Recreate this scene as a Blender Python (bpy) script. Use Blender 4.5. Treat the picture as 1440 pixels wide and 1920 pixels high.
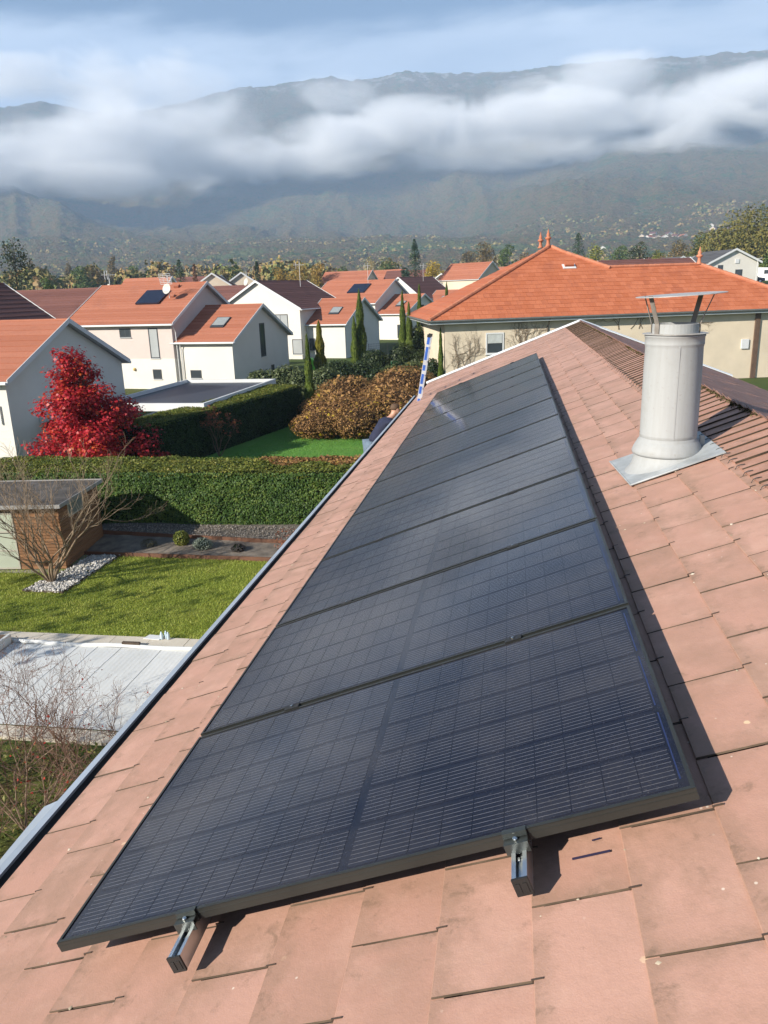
import bpy, math, random
import numpy as np
from mathutils import Matrix, Vector, Euler

for o in list(bpy.data.objects):
    bpy.data.objects.remove(o)
scene = bpy.context.scene
COL = scene.collection
R = math.radians

# ------------------------------------------------------------------ camera
YAW, PITCH, ROLL = R(9.4836), R(16.0318), R(-1.8844)
CAM = Vector((1.33984, -1.71762, 8.0))
_fw = Vector((-math.sin(YAW) * math.cos(PITCH), math.cos(YAW) * math.cos(PITCH), -math.sin(PITCH)))
_rt0 = Vector((math.cos(YAW), math.sin(YAW), 0))
_up0 = _rt0.cross(_fw)
_rt = _rt0 * math.cos(ROLL) + _up0 * math.sin(ROLL)
_up = -_rt0 * math.sin(ROLL) + _up0 * math.cos(ROLL)
cam_data = bpy.data.cameras.new('camera')
cam_data.sensor_fit = 'AUTO'
cam_data.sensor_width = 36.0
cam_data.lens = 27.2945
cam_data.clip_start = 0.05
cam_data.clip_end = 20000
cam = bpy.data.objects.new('camera', cam_data)
COL.objects.link(cam)
cam.matrix_world = Matrix(((_rt.x, _up.x, -_fw.x, CAM.x), (_rt.y, _up.y, -_fw.y, CAM.y), (_rt.z, _up.z, -_fw.z, CAM.z), (0, 0, 0, 1)))
scene.camera = cam

# ------------------------------------------------------------------ light
SUN_EL, SUN_AZ = 26.5, 225.0          # azimuth clockwise from +Y
SUN_STRENGTH, SKY_STRENGTH = 5.0, 0.055
sun_data = bpy.data.lights.new('sun', 'SUN')
sun_data.energy = SUN_STRENGTH
sun_data.angle = R(0.5)
sun_data.color = (1.0, 0.93, 0.82)
sun = bpy.data.objects.new('sun', sun_data)
COL.objects.link(sun)
_to_sun = Vector((math.sin(R(SUN_AZ)) * math.cos(R(SUN_EL)), math.cos(R(SUN_AZ)) * math.cos(R(SUN_EL)), math.sin(R(SUN_EL))))
sun.rotation_euler = _to_sun.to_track_quat('Z', 'Y').to_euler()
sun.location = (-60, -60, 60)

world = bpy.data.worlds.new('World')
scene.world = world
world.use_nodes = True
scene.view_settings.view_transform = 'Standard'
scene.view_settings.look = 'None'
scene.view_settings.gamma = 1.0
scene.view_settings.use_curve_mapping = False
scene.view_settings.exposure = 1.0
scene.render.engine = 'CYCLES'
scene.cycles.max_bounces = 6
scene.cycles.diffuse_bounces = 3
scene.cycles.glossy_bounces = 3
scene.cycles.transmission_bounces = 4
scene.cycles.transparent_max_bounces = 8
scene.cycles.volume_bounces = 6
scene.cycles.caustics_reflective = False
scene.cycles.caustics_refractive = False
scene.cycles.use_denoising = True


class NT:
    """small helper round a node tree"""
    def __init__(self, tree):
        self.t = tree
        tree.nodes.clear()

    def n(self, kind, _in=None, **kw):
        nd = self.t.nodes.new(kind)
        for k, v in kw.items():
            setattr(nd, k, v)
        for k, v in (_in or {}).items():
            s = nd.inputs[k]
            if hasattr(v, 'is_output'):
                self.t.links.new(v, s)
            else:
                s.default_value = v
        return nd

    def math(self, op, a, b=0.0, clamp=False):
        nd = self.n('ShaderNodeMath', {0: a, 1: b}, operation=op)
        nd.use_clamp = clamp
        return nd.outputs[0]

    def vmath(self, op, a, b=(0, 0, 0)):
        nd = self.n('ShaderNodeVectorMath', {0: a, 1: b}, operation=op)
        return nd.outputs['Value'] if op in ('DOT_PRODUCT', 'LENGTH', 'DISTANCE') else nd.outputs[0]

    def mix(self, f, a, b, blend='MIX'):
        nd = self.t.nodes.new('ShaderNodeMix')
        nd.data_type = 'RGBA'
        nd.blend_type = blend
        for i, v in ((0, f), (6, a), (7, b)):
            if hasattr(v, 'is_output'):
                self.t.links.new(v, nd.inputs[i])
            else:
                nd.inputs[i].default_value = v if i == 0 else (tuple(v) + (1,) if len(v) == 3 else v)
        return nd.outputs[2]

    def ramp(self, f, stops, interp='LINEAR'):
        nd = self.n('ShaderNodeValToRGB', {0: f})
        cr = nd.color_ramp
        cr.interpolation = interp
        while len(cr.elements) < len(stops):
            cr.elements.new(0.5)
        for e, (p, c) in zip(cr.elements, stops):
            e.position = p
            e.color = (c, c, c, 1) if not hasattr(c, '__len__') else (tuple(c) + (1,))[:4]
        return nd.outputs[0]

    def noise(self, vec, scale, detail=3, rough=0.55, dist=0.0):
        nd = self.n('ShaderNodeTexNoise', {'Scale': scale, 'Detail': detail, 'Roughness': rough, 'Distortion': dist})
        if vec is not None:
            self.t.links.new(vec, nd.inputs['Vector'])
        return nd.outputs['Fac']

    def maprange(self, v, a, b, c=0.0, d=1.0, smooth=False):
        nd = self.n('ShaderNodeMapRange', {'Value': v, 1: a, 2: b, 3: c, 4: d})
        nd.clamp = True
        if smooth:
            nd.interpolation_type = 'SMOOTHSTEP'
        return nd.outputs[0]


def build_sky():
    w = NT(world.node_tree)
    sky = w.n('ShaderNodeTexSky', sky_type='NISHITA', sun_disc=False, sun_elevation=R(SUN_EL), sun_rotation=R(SUN_AZ),
              altitude=1200.0, air_density=1.0, dust_density=0.2, ozone_density=1.6)
    tc = w.n('ShaderNodeTexCoord').outputs['Generated']
    sep = w.n('ShaderNodeSeparateXYZ', {0: tc})
    # cloud layer: direction projected on a high flat layer, so that clouds flatten towards the horizon
    zz = w.math('ADD', w.math('MAXIMUM', sep.outputs[2], 0.0), 0.16)
    px = w.math('DIVIDE', sep.outputs[0], zz)
    py = w.math('DIVIDE', sep.outputs[1], zz)
    pv = w.n('ShaderNodeCombineXYZ', {0: px, 1: py, 2: 0.0}).outputs[0]
    pv = w.vmath('MULTIPLY', pv, (1.1, 2.2, 1.0))
    n1 = w.noise(pv, 0.62, 7, 0.55, 0.5)
    n2 = w.noise(pv, 2.6, 6, 0.6, 0.2)
    nn_ = w.math('ADD', w.math('MULTIPLY', n1, 0.68), w.math('MULTIPLY', n2, 0.32))
    # more cover low in the sky (a belt of bright cloud above the mountain)
    cover = w.ramp(sep.outputs[2], [(0.0, 0.34), (0.20, 0.34), (0.262, 0.27), (0.29, 0.05), (0.6, 0.0), (1.0, 0.0)])
    dens = w.maprange(w.math('ADD', nn_, cover), 0.57, 0.82, 0.0, 1.0, True)
    shade = w.noise(pv, 1.6, 4, 0.5)
    ccol = w.mix(shade, (4.2, 5.4, 7.4), (9.6, 10.6, 12.0))
    col = w.mix(w.math('MULTIPLY', dens, 0.93), sky.outputs[0], ccol)
    bg = w.n('ShaderNodeBackground', {'Color': col, 'Strength': SKY_STRENGTH})
    out = w.n('ShaderNodeOutputWorld', {'Surface': bg.outputs[0]})


build_sky()

# ------------------------------------------------------------------ mesh helpers
rng = np.random.default_rng(7)
rnd = random.Random(11)


class MB:
    """collects polygons, becomes one mesh"""
    def __init__(self):
        self.v, self.f = [], []

    def add(self, vs, fs):
        o = len(self.v)
        self.v += [tuple(p) for p in vs]
        self.f += [tuple(i + o for i in f) for f in fs]
        return self

    def poly(self, *vs):
        return self.add(vs, [tuple(range(len(vs)))])

    def box(self, lo, hi):
        (a, b, c), (d, e, f) = lo, hi
        return self.add([(a, b, c), (d, b, c), (d, e, c), (a, e, c), (a, b, f), (d, b, f), (d, e, f), (a, e, f)],
                        [(3, 2, 1, 0), (4, 5, 6, 7), (0, 1, 5, 4), (1, 2, 6, 5), (2, 3, 7, 6), (3, 0, 4, 7)])

    def obox(self, c, ax, ay, az):
        c, ax, ay, az = Vector(c), Vector(ax), Vector(ay), Vector(az)
        vs = [c + sx * ax + sy * ay + sz * az for sz in (-1, 1) for sx, sy in ((-1, -1), (1, -1), (1, 1), (-1, 1))]
        if ax.cross(ay).dot(az) < 0:
            return self.add(vs, [(0, 1, 2, 3), (7, 6, 5, 4), (4, 5, 1, 0), (5, 6, 2, 1), (6, 7, 3, 2), (7, 4, 0, 3)])
        return self.add(vs, [(3, 2, 1, 0), (4, 5, 6, 7), (0, 1, 5, 4), (1, 2, 6, 5), (2, 3, 7, 6), (3, 0, 4, 7)])

    def prism(self, pts, d):
        """pts: planar polygon (3D), extruded by vector d"""
        n = len(pts)
        d = Vector(d)
        a = [Vector(p) for p in pts]
        nrm = Vector((0, 0, 0))
        for i in range(n):
            nrm += a[i].cross(a[(i + 1) % n])
        if nrm.dot(d) > 0:
            a = a[::-1]
        b = [p + d for p in a]
        fs = [tuple(range(n)), tuple(range(2 * n - 1, n - 1, -1))]
        fs += [(i, i + n, (i + 1) % n + n, (i + 1) % n) for i in range(n)]
        return self.add(a + b, fs)

    def tube(self, pts, rad, n=6, cap=True):
        pts = [Vector(p) for p in pts]
        if not hasattr(rad, '__len__'):
            rad = [rad] * len(pts)
        vs, fs = [], []
        for i, p in enumerate(pts):
            t = (pts[min(i + 1, len(pts) - 1)] - pts[max(i - 1, 0)])
            t = t.normalized() if t.length > 1e-9 else Vector((0, 0, 1))
            u = t.cross(Vector((0, 0, 1)) if abs(t.z) < 0.9 else Vector((1, 0, 0))).normalized()
            w = t.cross(u)
            for k in range(n):
                a = 2 * math.pi * k / n
                vs.append(p + rad[i] * (math.cos(a) * u + math.sin(a) * w))
        for i in range(len(pts) - 1):
            for k in range(n):
                k2 = (k + 1) % n
                fs.append((i * n + k, i * n + k2, (i + 1) * n + k2, (i + 1) * n + k))
        if cap:
            fs.append(tuple(range(n - 1, -1, -1)))
            fs.append(tuple(range((len(pts) - 1) * n, len(pts) * n)))
        return self.add(vs, fs)

    def lathe(self, prof, n=32, c=(0, 0, 0), caps=True):
        """prof: list of (r, z) bottom to top"""
        vs, fs = [], []
        for r, z in prof:
            for k in range(n):
                a = 2 * math.pi * k / n
                vs.append((c[0] + r * math.cos(a), c[1] + r * math.sin(a), c[2] + z))
        for i in range(len(prof) - 1):
            for k in range(n):
                k2 = (k + 1) % n
                fs.append((i * n + k, i * n + k2, (i + 1) * n + k2, (i + 1) * n + k))
        if caps:
            fs.append(tuple(range(n - 1, -1, -1)))
            fs.append(tuple(range((len(prof) - 1) * n, len(prof) * n)))
        return self.add(vs, fs)

    def mesh(self, name, material=None, smooth=False):
        me = bpy.data.meshes.new(name)
        me.from_pydata(self.v, [], self.f)
        if material:
            me.materials.append(material)
        if smooth:
            me.polygons.foreach_set('use_smooth', [True] * len(me.polygons))
        me.update()
        return me


def tag(o, label=None, cat=None, group=None, kind=None):
    if label:
        o['label'] = label
    if cat:
        o['category'] = cat
    if group:
        o['group'] = group
    if kind:
        o['kind'] = kind
    return o


def link(name, me, parent=None, **tags):
    o = bpy.data.objects.new(name, me)
    COL.objects.link(o)
    if parent is not None:
        o.parent = parent
    return tag(o, **tags)


def build(mb, name, material, parent=None, smooth=False, **tags):
    return link(name, mb.mesh(name, material, smooth), parent, **tags)


def empty(name, loc=(0, 0, 0), rot=(0, 0, 0), **tags):
    o = bpy.data.objects.new(name, None)
    o.empty_display_size = 0.3
    COL.objects.link(o)
    o.location = loc
    o.rotation_euler = rot
    return tag(o, **tags)


KIDS = {}


def copy_tree(o, parent=None):
    c = o.copy()
    COL.objects.link(c)
    if parent is not None:
        c.parent = parent
    for ch in o.children:
        copy_tree(ch, c)
    return c


def np_mesh(name, verts, faces, material, smooth=False):
    """faces: (m,k) array"""
    me = bpy.data.meshes.new(name)
    verts = np.asarray(verts, dtype=np.float32)
    faces = np.asarray(faces, dtype=np.int32)
    m, k = faces.shape
    me.vertices.add(len(verts))
    me.vertices.foreach_set('co', verts.ravel())
    me.loops.add(m * k)
    me.loops.foreach_set('vertex_index', faces.ravel())
    me.polygons.add(m)
    me.polygons.foreach_set('loop_start', np.arange(0, m * k, k, dtype=np.int32))
    me.polygons.foreach_set('loop_total', np.full(m, k, dtype=np.int32))
    if smooth:
        me.polygons.foreach_set('use_smooth', np.ones(m, dtype=bool))
    me.materials.append(material)
    me.update(calc_edges=True)
    return me


def unit(a):
    return a / np.maximum(np.linalg.norm(a, axis=-1, keepdims=True), 1e-9)


def leaf_verts(P, N, size, aspect=0.55, rg=None):
    """diamond leaves at P facing N"""
    rg = rg or rng
    n = len(P)
    N = unit(N)
    t = rg.normal(size=(n, 3))
    u = unit(np.cross(N, t))
    w = np.cross(N, u)
    s = np.asarray(size).reshape(-1, 1) if np.ndim(size) else np.full((n, 1), size)
    fold = N * s * 0.18
    V = np.stack([P - u * s * 0.5, P + w * s * 0.5 * aspect + fold, P + u * s * 0.5, P - w * s * 0.5 * aspect + fold], 1)
    return V.reshape(-1, 3)


def leaf_mesh(name, P, N, size, material, aspect=0.55, extra=None):
    V = leaf_verts(P, N, size, aspect)
    F = np.arange(len(V)).reshape(-1, 4)
    return np_mesh(name, V, F, material)


def sphere_dirs(n, rg=None):
    rg = rg or rng
    return unit(rg.normal(size=(n, 3)))


# ------------------------------------------------------------------ materials
def base_mat(name):
    m = bpy.data.materials.new(name)
    m.use_nodes = True
    return m, NT(m.node_tree)


def finish(t, col, rough=0.7, bump=None, bump_strength=0.3, bump_dist=0.01, metal=0.0, spec=0.4, **extra):
    ins = {'Roughness': rough, 'Metallic': metal, 'Specular IOR Level': spec}
    b = t.n('ShaderNodeBsdfPrincipled', ins)
    if hasattr(col, 'is_output'):
        t.t.links.new(col, b.inputs['Base Color'])
    else:
        b.inputs['Base Color'].default_value = tuple(col)[:3] + (1,)
    for k, v in extra.items():
        k = k.replace('_', ' ')
        if hasattr(v, 'is_output'):
            t.t.links.new(v, b.inputs[k])
        else:
            b.inputs[k].default_value = v
    if bump is not None:
        bn = t.n('ShaderNodeBump', {'Strength': bump_strength, 'Distance': bump_dist, 'Height': bump})
        t.t.links.new(bn.outputs[0], b.inputs['Normal'])
    t.n('ShaderNodeOutputMaterial', {'Surface': b.outputs[0]})
    return b


def obj_coord(t):
    """object coordinates shifted by a per-object random amount"""
    oc = t.n('ShaderNodeTexCoord').outputs['Object']
    rn = t.n('ShaderNodeObjectInfo').outputs['Random']
    sh = t.n('ShaderNodeCombineXYZ', {0: t.math('MULTIPLY', rn, 37.0), 1: t.math('MULTIPLY', rn, 71.0), 2: t.math('MULTIPLY', rn, 13.0)}).outputs[0]
    return t.vmath('ADD', oc, sh)


def rand01(t):
    a = t.n('ShaderNodeObjectInfo').outputs['Random']
    b = t.n('ShaderNodeNewGeometry').outputs['Random Per Island']
    return t.math('FRACT', t.math('ADD', t.math('MULTIPLY', a, 7.31), b))


def simple(name, col, rough=0.7, var=0.12, scale=3.0, bump=0.0, bscale=40.0, metal=0.0, spec=0.4, col2=None, detail=4):
    """plain material with large and small noise variation"""
    m, t = base_mat(name)
    co = obj_coord(t)
    n1 = t.noise(co, scale, detail, 0.6)
    dark = tuple(c * (1 - var) for c in col) if col2 is None else col2
    lite = tuple(min(1, c * (1 + var)) for c in col)
    c = t.mix(t.maprange(n1, 0.3, 0.7), dark, lite)
    bp = t.noise(co, bscale, 3, 0.6) if bump else None
    finish(t, c, rough, bp, bump, 0.01, metal, spec)
    return m


def leaf_mat(name, stops, rough=0.5, trans=0.25, scale=1.2, spec=0.35):
    """leaf colours by island plus a slow drift through space"""
    m, t = base_mat(name)
    g = t.n('ShaderNodeNewGeometry')
    co = t.n('ShaderNodeTexCoord').outputs['Object']
    n1 = t.noise(co, scale, 3, 0.6)
    f = t.math('ADD', t.math('MULTIPLY', g.outputs['Random Per Island'], 0.55), t.math('MULTIPLY', n1, 0.9))
    f = t.math('SUBTRACT', f, 0.22)
    c = t.ramp(f, stops)
    d = t.n('ShaderNodeBsdfPrincipled', {'Base Color': c, 'Roughness': rough, 'Specular IOR Level': spec})
    tr = t.n('ShaderNodeBsdfTranslucent', {'Color': c})
    mx = t.n('ShaderNodeMixShader', {0: trans, 1: d.outputs[0], 2: tr.outputs[0]})
    t.n('ShaderNodeOutputMaterial', {'Surface': mx.outputs[0]})
    return m
# ================================================================== THE SETTING
def _hash(ix, iy, seed):
    h = (ix.astype(np.int64) * 374761393 + iy.astype(np.int64) * 668265263 + seed * 1442695041) & 0x7fffffff
    h = ((h ^ (h >> 13)) * 1274126177) & 0x7fffffff
    return ((h ^ (h >> 16)) & 0xffff) / 65535.0


def vnoise(x, y, seed=0):
    ix, iy = np.floor(x), np.floor(y)
    fx, fy = x - ix, y - iy
    fx = fx * fx * (3 - 2 * fx)
    fy = fy * fy * (3 - 2 * fy)
    a, b = _hash(ix, iy, seed), _hash(ix + 1, iy, seed)
    c, d = _hash(ix, iy + 1, seed), _hash(ix + 1, iy + 1, seed)
    return (a * (1 - fx) + b * fx) * (1 - fy) + (c * (1 - fx) + d * fx) * fy


def fbm(x, y, oct=4, seed=0):
    s, a, t = 0, 0.5, 0
    for i in range(oct):
        s = s + a * vnoise(x * 2 ** i, y * 2 ** i, seed + i * 17)
        t += a
        a *= 0.5
    return s / t


# skyline of the range: azimuth in degrees clockwise from +Y, tangent of the elevation
CREST = [(-75, .17), (-60, .175), (-48, .18), (-38.51, .1858), (-32.78, .1958), (-31.55, .2006), (-30.45, .2046), (-29.39, .2023), (-27.55, .1955), (-24.95, .1968), (-22.23, .2059),
         (-19.8, .2168), (-18.39, .2242), (-16.3, .2258), (-14.18, .2311), (-12.06, .2350), (-10.67, .2295), (-9.25, .2321), (-7.12, .2374), (-4.32, .2330),
         (-2.22, .2327), (-.15, .2304), (2.57, .2339), (4.57, .2331), (7.19, .2325), (9.42, .2300), (10.98, .2269), (12.5, .2278), (15.16, .2238), (22.26, .2077), (35, .195), (60, .17)]
PROF_R = [700, 1000, 1400, 2000, 2500, 3000, 3500, 4000, 4150, 4300, 4500, 5000]
PROF_H = [0.0, .022, .06, .14, .235, .375, .56, .80, .92, 1.0, .985, .86]


def sstep(t):
    t = np.clip(t, 0, 1)
    return t * t * (3 - 2 * t)


def ground_h(x, y):
    """level gardens; the land rises behind the beige house and towards the foot of the range"""
    x, y = np.asarray(x, float), np.asarray(y, float)
    a = 7.0 * sstep((y - 85) / 45) * sstep((x + 4) / 22)
    b = 6.5 * sstep((y - 150) / 160)
    return np.maximum(a, b) - 0.02


def mountain_height(az, r):
    crest = np.interp(az, [c[0] for c in CREST], [c[1] for c in CREST]) * 4300 + 8
    t = np.interp(r, PROF_R, PROF_H)
    h = crest * t
    k = np.clip((r - 1500) / 900, 0, 1) * np.clip((4150 - r) / 500, 0, 1)
    spur = fbm(az / 8.5 + r / 1500.0, r / 1150.0, 2, 3)
    gully = 1 - np.abs(2 * fbm(az / 2.6 - r / 3300.0, r / 1100.0, 3, 9) - 1)
    h = h + k * ((spur - 0.5) * 230 + (gully - 0.6) * 34)
    return np.maximum(h, -1)


def build_mountain():
    na, nr = 760, 300
    azs = np.linspace(-66, 48, na)
    rr = np.concatenate([np.linspace(700, 2200, 90, endpoint=False), np.linspace(2200, 4330, 170, endpoint=False), np.linspace(4330, 5000, 40)])
    A, Rr = np.meshgrid(azs, rr, indexing='ij')
    H = mountain_height(A, Rr)
    X = CAM.x + Rr * np.sin(np.radians(A))
    Y = CAM.y + Rr * np.cos(np.radians(A))
    tree = vnoise(X / 14, Y / 14, 5) * 9 + vnoise(X / 45, Y / 45, 6) * 10 + (_hash(np.round(X), np.round(Y), 4)) * 5
    H = H + tree * np.clip((Rr - 900) / 300, 0, 1) * np.where(Rr > 4360, 0.3, 1) * 0.8 - 2.0 * np.clip((950 - Rr) / 250, 0, 1)
    crest_rock = np.exp(-((Rr - 4300) / 40) ** 2) * fbm(A * 3, Rr / 60, 4, 21) * 12
    H = H + crest_rock - 6 * np.exp(-((Rr - 4300) / 60) ** 2)
    nr = len(rr)
    V = np.stack([X, Y, H], -1).reshape(-1, 3)
    i = np.arange(na - 1)[:, None] * nr + np.arange(nr - 1)[None, :]
    F = np.stack([i, i + 1, i + nr + 1, i + nr], -1).reshape(-1, 4)[:, ::-1]
    m, t = base_mat('mountain_forest')
    co = t.n('ShaderNodeTexCoord').outputs['Object']
    n1 = t.noise(co, 0.005, 6, 0.65)
    n2 = t.noise(co, 0.035, 5, 0.7)
    n3 = t.noise(co, 0.09, 3, 0.7)
    f = t.math('ADD', t.math('MULTIPLY', n1, 0.42), t.math('ADD', t.math('MULTIPLY', n2, 0.34), t.math('MULTIPLY', n3, 0.40)))
    c = t.ramp(f, [(0.38, (.022, .046, .018)), (0.46, (.075, .115, .04)), (0.52, (.14, .145, .055)), (0.57, (.21, .13, .06)), (0.66, (.09, .13, .045))])
    z = t.n('ShaderNodeSeparateXYZ', {0: co}).outputs[2]
    # bare grey rock and pale grass on the crest
    rock = t.math('MULTIPLY', t.maprange(z, 880, 990, 0, 1), t.maprange(t.noise(co, 0.016, 5, 0.7), 0.52, 0.6, 0, 1))
    c = t.mix(rock, c, (.34, .32, .28))
    meadow = t.math('MULTIPLY', t.maprange(z, 40, 110, 1, 0), t.maprange(t.noise(co, 0.0045, 2, 0.4), 0.62, 0.65, 0, 1))
    c = t.mix(meadow, c, (.13, .2, .06))
    finish(t, c, 0.95, t.noise(co, 0.075, 4, 0.8), 1.0, 20.0, spec=0.05)
    link('mountain', np_mesh('mountain', V, F, m, True), kind='structure')


def build_ground():
    m, t = base_mat('valley_ground')
    co = t.n('ShaderNodeTexCoord').outputs['Object']
    f = t.noise(co, 0.02, 5, 0.6)
    c = t.ramp(f, [(0.35, (.05, .085, .022)), (0.5, (.075, .10, .03)), (0.62, (.11, .10, .045))])
    fine = t.noise(co, 1.3, 4, 0.6)
    c = t.mix(t.maprange(fine, .3, .7, 0, .5), c, (.045, .07, .018))
    finish(t, c, 0.95, t.noise(co, 9, 3, 0.6), 0.6, 0.05, spec=0.1)
    mb = MB()
    xs = [-4600, -2000, -800, -400, -250, -160] + list(range(-100, 101, 8)) + [120, 160, 220, 300, 420, 800, 2000, 4200]
    ys = [-900, -300, -100, -40, 0, 40] + list(range(70, 330, 8)) + [420, 800, 2000, 5200]
    mb.v = [(x, y, float(ground_h(x, y))) for x in xs for y in ys]
    n = len(ys)
    mb.f = [(i * n + j, (i + 1) * n + j, (i + 1) * n + j + 1, i * n + j + 1) for i in range(len(xs) - 1) for j in range(n - 1)]
    build(mb, 'ground', m, kind='structure')


def volume_mat(name, color, dens, aniso, cloud=False):
    m, t = base_mat(name)
    if cloud:
        co = t.n('ShaderNodeTexCoord').outputs['Object']
        pos = t.n('ShaderNodeNewGeometry').outputs['Position']
        rn = t.n('ShaderNodeObjectInfo')
        ln = t.vmath('LENGTH', co)
        n1 = t.noise(t.vmath('MULTIPLY', pos, (.62, .62, 1.25)), 0.0055, 6, 0.58, 0.5)
        fall = t.math('SUBTRACT', 1.0, ln)
        d = t.math('ADD', t.math('MULTIPLY', fall, 1.25), t.math('MULTIPLY', t.math('SUBTRACT', n1, 0.5), 2.7))
        d = t.maprange(d, 0.12, 0.85, 0, 1, True)
        edge = t.maprange(fall, 0.0, 0.15, 0, 1)
        d = t.math('MULTIPLY', t.math('MULTIPLY', d, edge), t.math('MULTIPLY', t.n('ShaderNodeSeparateColor', {0: rn.outputs['Color']}).outputs[0], dens))
        v = t.n('ShaderNodeVolumePrincipled', {'Color': tuple(color) + (1,), 'Density': d, 'Anisotropy': aniso})
    else:
        v = t.n('ShaderNodeVolumePrincipled', {'Color': tuple(color) + (1,), 'Density': dens, 'Anisotropy': aniso})
    t.n('ShaderNodeOutputMaterial', {'Volume': v.outputs[0]})
    return m


CLOUDS = [  # x, y, z, half width, half height, density share
    (-1509, 2474, 437, 339, 104, 1.00), (-1287, 2652, 466, 345, 126, 1.00), (-1733, 2323, 428, 319, 120, 1.00), (-1410, 2474, 361, 509, 55, .80),
    (-1178, 2865, 578, 319, 128, .70), (-996, 2881, 466, 272, 88, .80), (-761, 2951, 463, 314, 80, 1.00), (-618, 3036, 535, 256, 98, 1.00),
    (-393, 3123, 585, 325, 95, 1.00), (-122, 3196, 582, 352, 97, .90), (171, 3244, 609, 380, 138, .80), (325, 3282, 696, 249, 125, .70),
    (553, 3252, 587, 431, 131, .90), (858, 3237, 608, 345, 120, .90), (1085, 3168, 563, 368, 138, .90), (-671, 3127, 692, 154, 84, .45),
    (-1494, 2940, 786, 170, 82, .95), (-1715, 2817, 756, 204, 68, .90), (-1346, 2956, 710, 357, 100, .60), (-1233, 3059, 839, 75, 45, .70),
    (-120, 3146, 474, 563, 65, .50), (460, 3216, 470, 491, 76, .40),
    (-2080, 2050, 430, 360, 115, .95), (-2380, 1700, 420, 360, 110, .9), (-2000, 2300, 560, 330, 90, .7), (1450, 3000, 600, 380, 110, .8)]


def build_air():
    hz = volume_mat('haze_air', (.48, .67, .94), HAZE_DENSITY, 0.0)
    build(MB().box((-4700, -1000, -1.02), (4300, 5300, 1110)), 'haze', hz, kind='stuff')
    cm = volume_mat('cloud_vapour', (1, 1, 1), 0.0085, -0.15, True)
    ico = MB()
    import bmesh
    bm = bmesh.new()
    bmesh.ops.create_icosphere(bm, subdivisions=2, radius=1.03)
    me = bpy.data.meshes.new('fog_bank')
    bm.to_mesh(me)
    bm.free()
    me.materials.append(cm)
    for x, y, z, a, b, k in CLOUDS:
        o = link('fog_bank', me, kind='stuff')
        o.location = (x, y, z)
        o.rotation_euler = (0, 0, math.atan2(x - CAM.x, y - CAM.y) * -1)
        o.scale = (a * 1.25, min(a, 260), b * (1.35 if x < -1150 else 1.12))
        o.color = (k, k, k, 1)


HAZE_DENSITY = 0.00021
scene.cycles.volume_step_rate = 1.0
build_ground()
build_mountain()
build_air()
# ================================================================== OUR ROOF
TH = 0.368007
SL = Vector((math.cos(TH), 0, math.sin(TH)))
NN = Vector((-math.sin(TH), 0, math.cos(TH)))
OFF = 6.12186
TILE_H = -0.135                       # tile surface below the glass plane of the panels


def RP(u, v, h=0.0):
    return Vector((0, float(u), OFF)) + SL * float(v) + NN * float(h)


V_RIDGE, V_BAND, V_EAVE = 3.11, 2.735, -0.765
U0, U1 = -5.2, 17.45
RX = RP(0, V_RIDGE, TILE_H).x
RZ = RP(0, V_RIDGE, TILE_H).z
COURSE, TPITCH = 0.2455, 0.4125


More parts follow.
